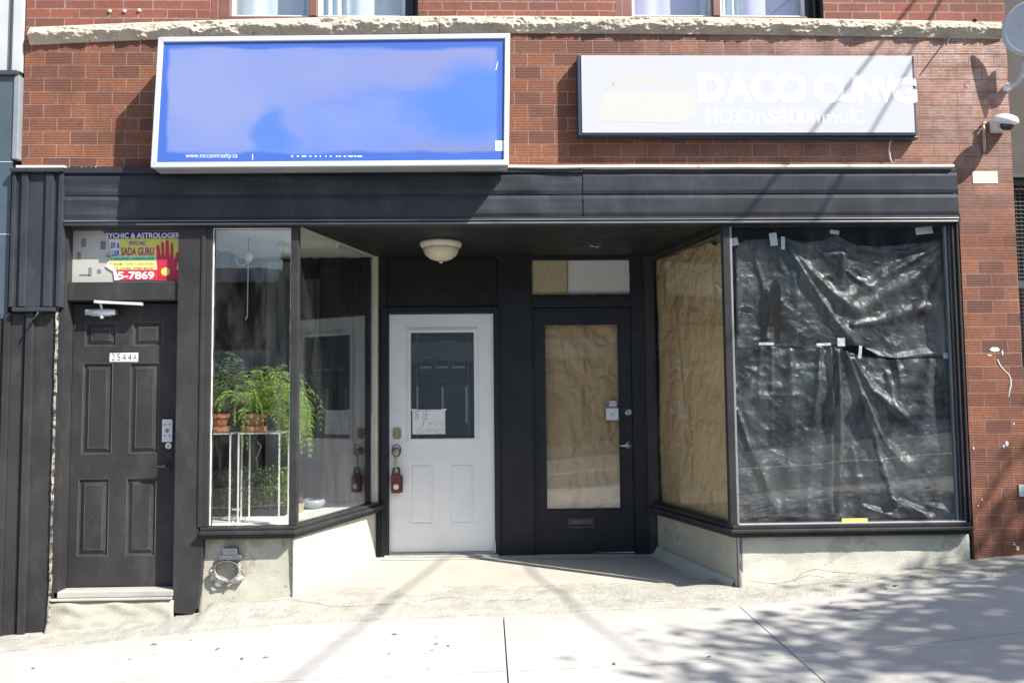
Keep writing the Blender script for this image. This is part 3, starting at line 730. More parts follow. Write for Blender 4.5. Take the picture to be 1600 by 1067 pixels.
# left bay -------------------------------------------------------
CL, BL = (-1.345, .0), (-.955, 1.335)
zsL = .645
sw = MB()
sw.box(-1.978, -1.918, -.018, .07, zsL, ZTOP)                          # left jamb, moulded
sw.box(-1.990, -1.962, -.030, -.0185, zsL, ZTOP)
sw.box(-1.918, CL[0] - .026, -.004, .06, ZTOP - .02, ZTOP)
sw.prism_xy([(CL[0] - .026, -.012), (CL[0] + .026, -.012), (CL[0] + .034, .022), (CL[0] + .012, .05), (CL[0] - .026, .05)], zsL, ZTOP)   # corner post
dw = obj('display_window', sw, 'black', B, bevel=.004)
dw['label'] = 'left display window with plants behind clear glass'
cw = MB(); cw.grid(lambda u, v: (-1.917 + (.009 + .004 * mn.noise((1, v * 22, 0))) * u, -.0005, zsL + .01 + (ZTOP - .03 - zsL) * v), 1, 120)
cw.grid(lambda u, v: (CL[0] - .026 - (.004 + .003 * mn.noise((5, v * 22, 0))) * u, -.0005, zsL + .01 + (ZTOP - .03 - zsL) * v), 1, 120)
cw.box(-1.917, CL[0] - .03, -.003, .0, ZTOP - .026, ZTOP - .0205)
objs('caulk_line', cw, 'caulk', dw, solid=.004)
gp_ = MB(); gp_.box(-1.917, CL[0] - .027, .012, .017, zsL - .01, ZTOP - .021)
obj('front_pane', gp_, 'glass', dw)
gs = MB(); splay_prism(gs, (CL[0] + .012, .03), BL, -.003, .002, zsL - .01, ZTOP - .012, 1); obj('side_pane', gs, 'glass_side', dw)
tr = MB(); splay_prism(tr, (CL[0] + .012, .03), BL, -.010, .012, ZTOP - .012, ZTOP - .001, 1)
tr.prism_xy([(BL[0] - .03, BL[1] - .03), (BL[0] + .022, BL[1] - .03), (BL[0] + .03, BL[1] + .03), (BL[0] - .03, BL[1] + .03)], zsL, ZTOP - .002)
objs('pale_bead', tr, 'cream', dw)
sl = MB()
def sill(mb, pts, zt, layers):
    for (off, za, zbm) in layers:
        q = [(x + nx * off, y + ny * off) for (x, y, nx, ny) in pts]
        mb.prism_xy(q, zt + za, zt + zbm)
ptsL = [(-1.968, .06, 0, 0), (-1.968, -.01, 0, -1), (CL[0], -.01, .55, -1), (BL[0] + .02, BL[1] - .02, 1, -.2), (BL[0] - .05, BL[1] - .02, 0, 0), (CL[0] - .05, .06, 0, 0)]
sill(sl, ptsL, zsL, [(.030, -.022, 0), (.058, -.048, -.0225), (.048, -.062, -.0485), (.030, -.08, -.0625)])
obj('window_sill', sl, 'black', dw, bevel=.005)
rs = MB()
def wob(x, z, k=0): return .006 * mn.noise((x * 4, z * 4, k)) + .003 * mn.noise((x * 17, z * 17, k))
rs.grid(lambda u, v: (-1.99 + (CL[0] + .0 + 1.99) * u, .048 + wob(u * .6, v, 2) - .03 * (1 - v) ** 3, .02 + (zsL - .10) * v), 24, 22)
obj('stall_riser', rs, 'stucco', dw, smooth=True, solid=.02)
ra = MB()
ra.grid(lambda u, v: (CL[0] + (BL[0] - CL[0]) * u + .012 * v * 0, .015 + (BL[1] - .015) * u + wob(u, v, 5), .02 + (zsL - .10) * v), 30, 22)
obj('side_riser', ra, 'stucco_w', dw, smooth=True, solid=.02)
bf = MB(); bf.prism_xy([(-2.105, .125), (-1.975, .125), (-1.975, .07), (CL[0] - .03, .07), (CL[0] + .004, .04), (BL[0] - .01, BL[1] + .03), (-2.105, BL[1] + .03)], zsL - .06, zsL - .012)
obj('display_floor', bf, 'white', dw)
bc = MB(); bc.prism_xy([(-2.105, .125), (-1.975, .125), (-1.975, .055), (CL[0] - .03, .055), (CL[0] + .0, .04), (BL[0] - .012, BL[1] + .03), (-2.105, BL[1] + .03)], ZTOP - .012, ZTOP - .002)
bc.box(-2.10, -1.15, .62, .74, ZTOP - .05, ZTOP - .0125)
obj('display_ceiling', bc, 'white', dw)
bi = MB(); bi.box(-2.125, -2.108, .14, 1.37, .5, 2.738); bi.box(-2.107, -.97, 1.375, 1.40, .5, 2.738)
objs('inner_wall', bi, 'dark_in', dw)
gpst = MB(); gpst.box(P(418, 520, 1.26).x, P(456, 520, 1.26).x, 1.225, 1.262, zsL - .011, ZTOP - .06); obj('inner_post', gpst, 'grey_in', dw)
# right bay ------------------------------------------------------
CR, BR = (1.722, .0), (1.435, 1.335)
zsR = .61
sw = MB()
sw.prism_xy([(CR[0] - .026, -.012), (CR[0] + .024, -.012), (CR[0] + .024, .05), (CR[0] - .012, .05), (CR[0] - .034, .022)], zsR, ZTOP)
sw.box(3.330, 3.402, -.018, .07, zsR, ZTOP); sw.box(3.352, 3.366, -.03, -.0185, zsR, ZTOP); sw.box(3.384, 3.40, -.034, -.0185, zsR, ZTOP)
sw.box(CR[0] + .024, 3.33, -.004, .06, ZTOP - .02, ZTOP)
dr = obj('display_window', sw, 'black', B, bevel=.004)
dr['label'] = 'right display window backed with black plastic sheet'
bd_ = MB(); bd_.box(CR[0] + .0245, CR[0] + .040, -.006, .03, zsR, ZTOP - .021); bd_.box(3.315, 3.329, -.002, .03, zsR, ZTOP - .021)
objs('metal_bead', bd_, 'bead', dr, bevel=.002)
gp_ = MB(); gp_.box(CR[0] + .041, 3.314, .012, .017, zsR - .01, ZTOP - .021); obj('front_pane', gp_, 'glass', dr)
gs = MB(); splay_prism(gs, (CR[0] - .012, .03), BR, -.003, .002, zsR - .01, ZTOP - .012, -1); obj('side_pane', gs, 'glass_kraft', dr)
tr = MB(); splay_prism(tr, (CR[0] - .012, .03), BR, -.010, .014, ZTOP - .03, ZTOP - .001, -1)
splay_prism(tr, (CR[0] - .012, .03), BR, -.012, .008, zsR, zsR + .012, -1)
tr.prism_xy([(BR[0] - .06, BR[1] - .02), (BR[0] + .02, BR[1] - .04), (BR[0] + .03, BR[1] + .03), (BR[0] - .07, BR[1] + .03)], .15, ZTOP - .002)
obj('side_frame', tr, 'black', dr)
sl = MB()
ptsR = [(3.392, .06, 0, 0), (3.392, -.01, 0, -1), (CR[0], -.01, -.55, -1), (BR[0] - .02, BR[1] - .02, -1, -.2), (BR[0] + .05, BR[1] - .02, 0, 0), (CR[0] + .05, .06, 0, 0)]
sill(sl, ptsR, zsR, [(.034, -.028, 0), (.066, -.052, -.0285), (.054, -.066, -.0525), (.036, -.085, -.0665)])
obj('window_sill', sl, 'black', dr, bevel=.005)
silv = MB(); silv.box(CR[0] + .03, 3.36, -.035, .0, zsR + .001, zsR + .006); obj('sill_plate', silv, 'alu', dr)
rs = MB()
rs.grid(lambda u, v: (CR[0] + .03 + (3.40 - CR[0] - .03) * u, .02 + wob(u * 1.6, v, 7) - .03 * (1 - v) ** 4, .06 + (zsR - .14) * v), 60, 22)
obj('stall_riser', rs, mat('pale_green_stucco_front', (.57, .57, .485), (.44, .445, .375), 4, .85, .7, 90, specks=[((.3, .3, .255), 50, .66), ((.33, .32, .27), 8, .68), ((.40, .395, .33), 2.6, .58)], bdist=.006, detail=9), dr, smooth=True, solid=.02)
ra = MB()
ra.grid(lambda u, v: (CR[0] + .03 + (BR[0] - CR[0] - .02) * u, .03 + (BR[1] - .03) * u + wob(u, v, 8), .06 + (zsR - .14) * v), 30, 22)
obj('side_riser', ra, 'stucco', dr, smooth=True, solid=.02)
cv = MB(); cv.grid(lambda u, v: ((CR[0] + .02 + (BR[0] - CR[0] - .02) * u) - .09 * (1 - v) ** 1.6 - .012, .05 + (BR[1] - .05) * u, fz(1.6, u) + .003 + .075 * v ** 1.8 + .003 * mn.noise((u * 12, v, 3))), 30, 6)
obj('coved_skirt', cv, gp, dr, smooth=True)
cr = MB(); cr.grid(lambda u, v: (CR[0] + .028 + .04 * cos(pi * (1 + u * .5)) + .03, .05 - .045 * sin(pi * u * .5) + .004 * mn.noise((u, v * 7, 3)), .12 + (zsR - .20) * v), 6, 20)
obj('corner_strip', cr, mat('brown_grey_corner', (.2, .17, .15), (.12, .1, .09), 9, .8), dr, smooth=True)
cc = MB()
def crack(mb, pts, w, y):
    n = len(pts); o = []
    for i, p in enumerate(pts):
        ww = w * (1 if 0 < i < n - 1 else .2); o += [(p[0], y, p[1] - ww), (p[0], y, p[1] + ww)]
    mb.add(o, [(2 * i, 2 * i + 2, 2 * i + 3, 2 * i + 1) for i in range(n - 1)])
for line in ([(1165, 905), (1185, 909), (1215, 911), (1240, 905), (1256, 893), (1275, 888), (1300, 893), (1340, 895), (1375, 893), (1420, 889), (1460, 885)], [(1450, 874), (1475, 870), (1500, 868)]):
    crack(cc, [(P(a, b, -.01).x, P(a, b, -.01).z) for a, b in line], .0022, -.0215)
objs('crack', cc, 'ink', dr)
dk = MB(); dk.box(CR[0] + .05, 3.42, 1.2, 1.22, .4, 2.738); dk.box(3.405, 3.415, .08, 1.2, .4, 2.738); dk.box(CR[0], 3.4, .08, 1.2, .52, .54)
obj('inner_wall', dk, 'dark_in', dr)

# ------------------------------------------------------------------ recessed entry wall
YB = 1.35
ew = MB()
ew.box(-.96, -.853, YB, YB + .1, .1, 2.742)                         # post left of white door
ew.box(-.853, .06, YB + .015, YB + .1, 2.262, 2.742)
ew.box(.098, .40, YB + .004, YB + .1, .1, 2.742)                     # flat board between doors
ew.box(.40, 1.262, YB + .008, YB + .1, 2.295, 2.39); ew.box(.40, 1.262, YB + .008, YB + .1, 2.705, 2.742)
ew.box(1.262, 1.44, YB, YB + .1, .1, 2.742)
ew.box(.06, .098, YB + .014, YB + .1, 2.30, 2.742)
ewo = obj('entry_wall', ew, 'navy', B, bevel=.004)
pn = MB(); pn.box(-.845, .092, YB + .006, YB + .0145, 2.40, 2.71); obj('overdoor_board', pn, 'black_dull', ewo, bevel=.003)
dg = MB()
# white door
wf = MB()
wf.box(-.905, -.842, YB - .022, YB + .05, .17, 2.30); wf.box(.064, .112, YB - .022, YB + .05, .17, 2.30); wf.box(-.842, .064, YB - .022, YB + .05, 2.245, 2.30)
wf.box(-.93, -.906, YB - .010, YB - .0005, .17, 2.315)
wfo = obj('door_frame', wf, 'navy', B, bevel=.006)
WX0, WX1, WZ0, WZ1 = -.838, .060, .215, 2.240
yw = YB + .018
gx0, gx1, gz0, gz1 = -.655, -.108, 1.17, 2.083
wd = MB()
pq = lambda a, b, c, d: (P(a, 750, yw).x, P(b, 750, yw).x, P(690, d, yw).z, P(690, c, yw).z)
pw = [pq(640, 676, 723, 817), pq(704, 741, 723, 817)]
panel_front(wd, WX0, WX1, WZ0, WZ1, yw, [(gx0 - .028, gx1 + .028, gz0 - .028, gz1 + .028, 'open')] + pw, [(.006, .008), (.013, .009), (.026, .0005), (.030, .0005)], back=.045)
wdo = obj('entry_door', wd, 'white_door', B)
wdo['label'] = 'white panelled door with leaded glass'
md_ = MB(); frame_mb(md_, gx0 - .036, gx1 + .036, gz0 - .036, gz1 + .036, .037, yw - .010, yw + .012)
frame_mb(md_, gx0 - .022, gx1 + .022, gz0 - .022, gz1 + .022, .021, yw - .016, yw - .0105)
obj('glazing_frame', md_, 'white_door', wdo, bevel=.004)
gl = MB(); gl.box(gx0, gx1, yw + .004, yw + .009, gz0, gz1); obj('pane', gl, 'glass_lead', wdo)
# leaded pattern: bars of came and bevelled tiles
lc = MB(); cxg = (gx0 + gx1) / 2; yl2 = yw + .0005
def bar(x0, x1, z0, z1): lc.box(x0, x1, yl2, yl2 + .003, z0, z1)
wG, hG = gx1 - gx0, gz1 - gz0
GX = lambda u: gx0 + wG * u
GZ = lambda v: gz1 - hG * v
t2 = .0028
for u in (.095, .905): bar(GX(u) - t2, GX(u) + t2, gz0 + .003, gz1 - .003)
for v in (.045, .065, .235, .415, .44, .475, .50): 
    bar(GX(.095) + t2, GX(.905) - t2, GZ(v) - t2 / 2, GZ(v) + t2 / 2)
for (a, b, us) in ((0.0, .045, (.5,)), (.045, .065, (.35, .65)), (.065, .10, (.5,)), (.385, .415, (.5,)), (.415, .44, (.35, .65)), (.44, .475, (.5,)), (.5, .95, ()), ):
    for u in us: bar(GX(u) - t2, GX(u) + t2, GZ(b) + t2, GZ(a) - t2)
for (ua, ub) in ((.14, .34), (.39, .60), (.65, .86)):
    z1_, z0_ = GZ(.10), GZ(.225)
    frame_mb(lc, GX(ua), GX(ub), GZ(.345), GZ(.125), .005, yl2 - .002, yl2 + .002); frame_mb(lc, GX(ua) + .02, GX(ub) - .02, GZ(.32), GZ(.145), .003, yl2 - .002, yl2 + .002)
obj('lead_came', lc, mat('lead_came', (.10, .12, .135), (.16, .18, .2), 20, .35, metal=.5), wdo)
bv = MB()
for u in (.105, .50, .875):
    bv.box(GX(u) - .008, GX(u) + .008, yl2 - .001, yl2 + .0025, GZ(.86), GZ(.545)); bv.lathe([(.014, -.002), (.014, .003)], (GX(u), yl2, GZ(.53)), 'Y', 8)
for (ua, ub) in ((.15, .33), (.40, .59), (.66, .85)): bv.box(GX(ua), GX(ub), yl2 - .001, yl2 + .0025, GZ(.345) + .007, GZ(.325) + .002)
objs('bevel_tile', bv, mat('bevelled_glass_strip', (.17, .21, .23), (.25, .29, .31), 8, .12), wdo)
kb_ = MB(); p = P(620.5, 677, yw); kb_.prism_xz([(p.x - .036, p.z - .033), (p.x - .024, p.z - .047), (p.x + .024, p.z - .047), (p.x + .036, p.z - .033), (p.x + .036, p.z + .033), (p.x + .024, p.z + .047), (p.x - .024, p.z + .047), (p.x - .036, p.z + .033)], yw - .014, yw)
kb_.lathe([(.02, 0), (.018, -.012)], (p.x, yw - .0142, p.z - .012), 'Y', 14)
obj('deadbolt', kb_, 'brass', wdo, bevel=.003)
kn = MB(); p = P(619.5, 705, yw)
kn.lathe([(.034, 0), (.033, -.008), (.016, -.012), (.015, -.035), (.030, -.045), (.034, -.06), (.028, -.072), (.012, -.076)], (p.x, yw, p.z), 'Y', 20)
obj('door_knob', kn, 'brass', wdo, smooth=True)
dk2 = MB(); dk2.box(-.8, .04, YB + .5, YB + .51, .2, 2.25); obj('hall_backdrop', dk2, mat('dim_hall', (.05, .06, .07), (.09, .1, .11), 3, .8), wdo)
ts = MB(); ts.box(WX0 - .035, WX1 + .03, YB - .085, YB + .05, .15, .198); ts.box(WX0 + .004, WX1 - .004, YB - .02, YB + .05, .1985, .2105)
obj('threshold', ts, mat('grey_threshold', (.42, .41, .39), (.3, .29, .27), 8, .5), wdo, bevel=.004)
# black glazed door
BX0, BX1, BZ0, BZ1 = .408, 1.256, .185, 2.285
bg = (.497, 1.156, .545, 2.153); yb = YB + .03
kd = MB()
panel_front(kd, BX0, BX1, BZ0, BZ1, yb, [(*bg, 'open')], [(.001, .012)], back=.045)
kd.box(BX0 + .002, BX1 - .002, yb - .006, yb - .0005, BZ0 + .004, P(900, 818, yb).z)
kdo = obj('glazed_door', kd, 'navy', B)
kdo['label'] = 'black glazed door papered over from inside'
gb = MB(); frame_mb(gb, bg[0] + .002, bg[1] - .002, bg[2] + .002, bg[3] - .002, .012, yb + .002, yb + .014); obj('glazing_bead', gb, 'navy', kdo)
gl = MB(); gl.box(bg[0], bg[1], yb + .016, yb + .021, bg[2], bg[3]); obj('pane', gl, 'glass_door', kdo)
bj = MB(); bj.box(.400, .4065, YB - .004, YB + .05, .17, 2.29); bj.box(1.2575, 1.262, YB - .004, YB + .05, .17, 2.29); objs('door_frame', bj, 'navy', kdo)
ms = MB(); a, b = P(887, 809, yb), P(928, 824, yb)
frame_mb(ms, a.x, b.x, b.z, a.z, .012, yb - .016, yb - .006); ms.box(a.x + .014, b.x - .014, yb - .012, yb - .006, b.z + .03, a.z - .014)
obj('mail_slot', ms, mat('dull_black_metal', (.09, .09, .1), (.05, .05, .055), 12, .3, metal=.6), kdo, bevel=.003)
lk = MB(); p = P(982, 643.5, yb); lk.lathe([(.034, 0), (.034, -.008), (.024, -.02), (.024, -.024)], (p.x, yb, p.z), 'Y', 22); lk.box(p.x - .004, p.x + .004, yb - .03, yb - .0242, p.z - .012, p.z + .012)
obj('deadbolt', lk, 'steel', kdo, smooth=False)
lk = MB(); p = P(982, 665, yb); lk.lathe([(.016, 0), (.015, -.006)], (p.x, yb, p.z), 'Y', 14); obj('lock_plug', lk, 'rubber', kdo)
lv = MB(); p = P(983, 695, yb); lv.lathe([(.036, 0), (.035, -.01), (.02, -.014), (.013, -.02), (.013, -.05)], (p.x, yb, p.z), 'Y', 20)
lv.tube([(p.x + .01, yb - .05, p.z), (p.x - .02, yb - .054, p.z), (p.x - .06, yb - .054, p.z - .003), (p.x - .085, yb - .048, p.z - .004)], [.013, .012, .010, .007], 12)
obj('handle', lv, 'steel', kdo, smooth=True)
# transom above the black door
def edged(mt, z0, z1):
    t = NT.__new__(NT); t.m = mt; t.t = mt.node_tree; t.b = t.t.nodes['Principled BSDF']; t._c = None
    src = t.b.inputs['Base Color'].links[0].from_socket; z = t.n('SeparateXYZ', None, Vector=t.co()).outputs[2]
    zz = t.math('ADD', z, t.math('MULTIPLY', t.noise(22, 4), -.02))
    t.t.links.new(t.mix(t.ramp(zz, z0 - .012, z0 + .035, 1, 0), src, (.012, .013, .015)), t.b.inputs['Base Color']); return mt
t1 = MB(); xs_ = P(887, 430, YB).x
t1.box(.402, xs_ - .003, YB + .03, YB + .04, 2.391, 2.704); obj('transom_pane', t1, edged(mat('yellowed_rough_pane', (.50, .46, .29), (.38, .34, .2), 34, .8, .8, 60, specks=[((.2, .18, .1), 40, .68)]), 2.392, 2.7), B)
t2_ = MB(); t2_.box(xs_ + .003, 1.255, YB + .03, YB + .04, 2.391, 2.704); obj('transom_pane', t2_, edged(mat('frosted_white_pane', (.70, .70, .71), (.64, .64, .66), 2, .35), 2.40, 2.7), B)
t3 = MB(); t3.box(xs_ - .0028, xs_ + .0028, YB + .02, YB + .05, 2.391, 2.704); obj('transom_bar', t3, 'chip2', B)
# house number raised on the post beside the black door, painted over
nm = MB()
for k, (ch_, pz) in enumerate((('2', 502), ('5', 527), ('4', 551), ('2', 576))):
    a, b = P(993, pz + 10, YB - .01), P(1010, pz - 10, YB - .01); q = text_mb(ch_, a.x, b.x, a.z, b.z, YB - .006, .01, depth=.006); nm.add(q.v, q.f)
objs('house_number', nm, 'black', B)
fk = MB(); a = P(1012.5, 545, YB - .02)
for k in range(14):
    z = a.z - .235 * k / 14
    if k in (5, 9, 11): continue
    fk.box(a.x - .002 + .002 * sin(k), a.x + .003, YB - .002, YB - .0005, z - .016, z)
objs('paint_chip', fk, 'caulk', B)
# things fixed into the tiled pier
pt = MB(); a, b = P(1519, 268), P(1559, 287); pt.box(a.x, b.x, -.004, .01, b.z, a.z); pt2 = obj('patch_tile', pt, mat('cream_patch', (.64, .60, .52), (.54, .5, .43), 6, .7, .2), B)
a, b = P(1591, 757), P(1612, 775); pt = MB().box(a.x, XR + .0, -.008, .01, b.z, a.z); obj('patch_tile', pt, 'whitesteel', B)
dp = MB()
def blob(mb, px, py, r, k, sx=1.0, sz=1.0):
    c = P(px, py); n = 16
    pts = [(c.x + sx * r * cos(2 * pi * i / n) * (1 + .35 * mn.noise((cos(i * .4) * 2 + k, sin(i * .4) * 2, k))), c.z + sz * r * sin(2 * pi * i / n) * (1 + .35 * mn.noise((i * .9, k, 2)))) for i in range(n)]
    mb.prism_xz(pts, -.003, .001)
blob(dp, 1554, 546, .024, 1, 1.5, .7); blob(dp, 1566, 551, .010, 2, .6, 1.9); blob(dp, 1546, 555, .010, 3, 1.6, .5)
dp2 = [(1558, 562), (1563, 572), (1570, 580), (1576, 585), (1579, 592), (1579, 603), (1577, 612), (1576, 620)]
dp.tube([P(a, b) + Vector((0, .001, 0)) for a, b in dp2], [.006, .005, .004, .004, .006, .007, .005, .003], 6)
for px, py, r in ((1573, 693, .015), (1568, 697, .009), (1521, 700, .007), (1584, 662, .006), (1534, 780, .006), (1528, 790, .006), (1590, 856, .014), (1585, 850, .008)): blob(dp, px, py, r, px * 1.37, .8, 1.3)
objs('paint_drip', dp, 'caulk', B)
# ------------------------------------------------------------------ signs
ys = -.265
TLc, TRc, BRc, BLc = [P(*q, ys) for q in ((247, 58), (797, 52), (795, 258), (235, 262))]
def lerp4(u, v):
    a = TLc.lerp(TRc, u); b = BLc.lerp(BRc, u); p = b.lerp(a, v); return (p.x, p.z)
S = thing('fascia_sign', 'large lightbox sign with bleached blue face and aluminium frame, above the left display window', 'sign', ((TLc.x + TRc.x) / 2, -.01, BLc.z))
cb = MB(); e = .004
q4 = [(BLc.x + e, BLc.z + e), (BRc.x - e, BRc.z + e), (TRc.x - e, TRc.z - e), (TLc.x + e, TLc.z - e)]
cb.prism_xz(q4, ys + .03, -.088); q5 = [(BLc.x + .03, ZF + .03), (BRc.x - .03, ZF + .03), (TRc.x - .03, TRc.z - .03), (TLc.x + .03, TLc.z - .03)]
cb.prism_xz(q5, -.087, -.006)
obj('cabinet', cb, mat('sign_cabinet_grey', (.42, .43, .45), (.3, .31, .33), 4, .5, metal=.3), S)
fu, fv = .036 / (TRc.x - TLc.x), .036 / (TLc.z - BLc.z)
fm = MB()
outer = [lerp4(0, 0), lerp4(1, 0), lerp4(1, 1), lerp4(0, 1)]; inner = [lerp4(fu, fv), lerp4(1 - fu, fv), lerp4(1 - fu, 1 - fv), lerp4(fu, 1 - fv)]
for i in range(4):
    j = (i + 1) % 4; k = .0012
    fm.prism_xz([outer[i], outer[j], inner[j], inner[i]], ys, ys + .0295)
obj('frame', fm, 'alu', S, bevel=.004)
cxs, czs = (TLc.x + TRc.x + BLc.x + BRc.x) / 4, (TLc.z + BLc.z + TRc.z + BRc.z) / 4
fc = MB(); fc.prism_xz(inner, ys + .012, ys + .022)
obj('face', fc, mk_blueface(cxs, czs, (inner[1][0] - inner[0][0]) / 2, (inner[3][1] - inner[0][1]) / 2), S)
yt = ys + .0112
def T(s, ax, az, bx, bz, y=yt, bold=0.0, **k):
    a, b = P(ax, bz, y), P(bx, az, y); return text_mb(s, a.x, b.x, a.z, b.z, y, bold, **k)
lt = T('www.mccannrealty.ca', 290, 239.5, 371, 249); obj('lettering', lt, 'white', S)
# cut-off foot of a line of lettering, a stripe and a stray stroke
ft = T('HOF.WNRC.E', 455, 226, 566, 246, bold=.03)
bm = bmesh.new(); vs = [bm.verts.new(v) for v in ft.v]
for f in ft.f:
    try: bm.faces.new([vs[i] for i in f])
    except ValueError: pass
zc = P(510, 243.5, yt).z
bmesh.ops.bisect_plane(bm, geom=bm.verts[:] + bm.edges[:] + bm.faces[:], plane_co=(0, 0, zc), plane_no=(0, 0, 1), clear_outer=True)
mb = MB(); bm.verts.index_update(); mb.add([v.co.copy() for v in bm.verts], [tuple(v.index for v in f.verts) for f in bm.faces]); bm.free()
obj('lettering', mb, 'white', S)
st = MB(); a, b = P(774, 220, yt), P(789.5, 236, yt); st.box(a.x, b.x, yt, yt + .0006, b.z, a.z)
a, b = P(774, 110, yt), P(777, 97, yt); st.prism_xz([(a.x, a.z), (a.x + .008, a.z), (b.x + .006, b.z), (b.x, b.z)], yt, yt + .0006)
a, b = P(394, 250, yt), P(395.5, 241, yt); st.box(a.x, b.x, yt, yt + .0006, a.z, b.z)
objs('stripe', st, 'white', S)

yw_ = -.10
a, b = P(902, 86, yw_), P(1431, 86, yw_); c, d = P(1431, 211, yw_), P(903, 209, yw_)
wx0, wx1, wz0, wz1 = a.x, c.x, d.z, a.z
WS = thing('fascia_sign', 'long white lightbox sign with dark sides and faint white lettering, right of the blue sign', 'sign', ((wx0 + wx1) / 2, -.01, wz0))
cb = MB(); cb.box(wx0, wx1 + .012, yw_ + .004, -.004, wz0 - .012, wz1)
cb.prism_xz([(wx0 - .002, wz0 - .012), (wx1 + .034, wz0 - .03), (wx1 + .034, wz0 - .012), (wx0 - .002, wz0 - .004)], yw_ + .03, -.005)
M['slate'] = mat('slate_blue_metal', (.045, .06, .095), (.035, .045, .07), 3, .4, metal=.2)
obj('cabinet', cb, 'slate', WS, bevel=.004)
fw_ = MB(); x0f, x1f = P(909, 150, yw_).x, P(1427, 150, yw_).x; z0f, z1f = P(1170, 207.5, yw_).z, P(1170, 87.5, yw_).z
fw_.box(x0f, x1f, yw_ - .001, yw_ + .0035, z0f, z1f)
M['signface'] = mat('white_acrylic', (.485, .498, .518), (.48, .493, .513), 2, .3)
obj('face', fw_, 'signface', WS)
M['signwhite'] = mat('bright_white_vinyl', (.80, .80, .79), (.78, .78, .77), 4, .4)
M['signcream'] = mat('faint_cream_vinyl', (.505, .50, .46), (.51, .505, .465), 2, .4)
M['signcream2'] = mat('faint_blush_vinyl', (.488, .475, .46), (.485, .475, .46), 2, .4)
yv = yw_ - .0015
for s, ax, az, bx, bz, bo in (('D', 1091, 114, 1131, 160, .05), ('A', 1134, 114, 1174, 160, .05), ('C', 1174, 114, 1212, 161, .05), ('O', 1211, 114, 1258, 162, .05),
                              ('C', 1272, 116, 1312, 161, .05), ('U', 1310, 117, 1340, 161, .05), ('N', 1341, 119, 1372, 161, .05), ('G', 1394, 121, 1432, 163, .05)):
    obj('letter', T(s, ax, az, bx, bz, yv - .0002 * (ax % 3), .045, depth=.0004), 'signwhite', WS)
obj('letter', T('V', 1370, 119, 1397, 161, yv - .0007, .045, depth=.0004), 'signwhite', WS)
for s, ax, bx in (('MO.', 1104, 1150), ('On', 1150, 1197), ('sau', 1200, 1250), ('o', 1252, 1265), ('hmul', 1268, 1332), ('C', 1334, 1350)):
    obj('small_lettering', T(s, ax, 172, bx, 193, yv, .0, depth=.0004), 'signwhite', WS)
tk = MB()
def pp(l, y=yv): return [(P(a, b, y).x, P(a, b, y).z) for a, b in l]
tk.prism_xz(pp([(936, 190), (935, 170), (943, 150), (955, 143), (1075, 143), (1085, 152), (1087, 175), (1080, 187), (1060, 192)][::-1]), yv, yv + .001)
obj('emblem', tk, 'signcream', WS)
tk = MB()
for px, py, r in ((972, 128, 15), (1002, 122, 13), (1030, 130, 15), (1058, 134, 11), (950, 134, 9)):
    tk.prism_xz(pp([(px + r * cos(k * pi / 10), min(142, py + r * .95 * sin(k * pi / 10))) for k in range(20)]), yv + .0003, yv + .001)
obj('emblem', tk, 'signcream2', WS)
lpb = MB(); lpb.tube([P(1396, 216, -.02), P(1391, 222, -.03), P(1389, 234, -.035), P(1391, 248, -.03), P(1395, 258, -.01)], .0055, 8)
tag(obj('power_cable', lpb, 'cream', smooth=True), 'thin pale cable looping down from the white sign to the black fascia', 'cable')

# torn poster in the transom over the side door
yp = .055
def Q(px, py, y=yp): p = P(px, py, y); return (p.x, p.z)
PO = thing('poster', 'torn psychic and astrologer poster with red palm stuck in the glass over the narrow door', 'poster', P(230, 440, yp))
edge = [(161, 362), (167, 368), (171, 376), (173, 388), (173, 402), (168, 411), (169, 418), (176, 424), (179, 438)]
def strip_poly(z0, z1, x1=281.5):
    pts = []
    def ex(py):
        for (a, b), (c, d) in zip(edge, edge[1:]):
            if b <= py <= d: return a + (c - a) * (py - b) / (d - b)
        return edge[-1][0] if py > 438 else edge[0][0]
    ys_ = [z0] + [b for a, b in edge if z0 < b < z1] + [z1]
    return [Q(ex(y), y) for y in ys_] + [Q(x1, z1), Q(x1, z0)]
PC = {'navy_band': (.035, .035, .21), 'yellow_band': (.60, .58, .10), 'green_band': (.30, .62, .40), 'cream_band': (.80, .74, .28), 'red_band': (.62, .03, .06), 'bg': (.82, .82, .80)}
for nme, z0, z1 in (('navy_band', 362, 373.2), ('yellow_band', 373.2, 400.5), ('green_band', 400.5, 408), ('cream_band', 408, 421.5), ('red_band', 421.5, 438)):
    mb = MB().prism_xz(strip_poly(z0, z1 - .05), yp, yp + .002)
    obj('printed_band', mb, mat('poster_' + nme, PC[nme], tuple(k * .92 for k in PC[nme]), 6, .45), PO)
mb = MB().prism_xz([Q(*q) for q in ((168, 411), (165, 416), (170, 420), (177, 424), (179, 438), (187, 438), (184, 430), (181, 422), (176, 413))], yp - .0015, yp - .0004)
obj('torn_edge', mb, 'paper', PO)
mb = MB().prism_xz([Q(*q) for q in ((161.5, 373.5), (165, 374), (188, 374.5), (187, 388), (188, 400), (173, 400), (173, 388), (170, 376))], yp - .0008, yp - .0002)
obj('printed_band', mb, mat('poster_pale', (.62, .66, .62), None, 6, .5), PO)
yq = yp - .0028
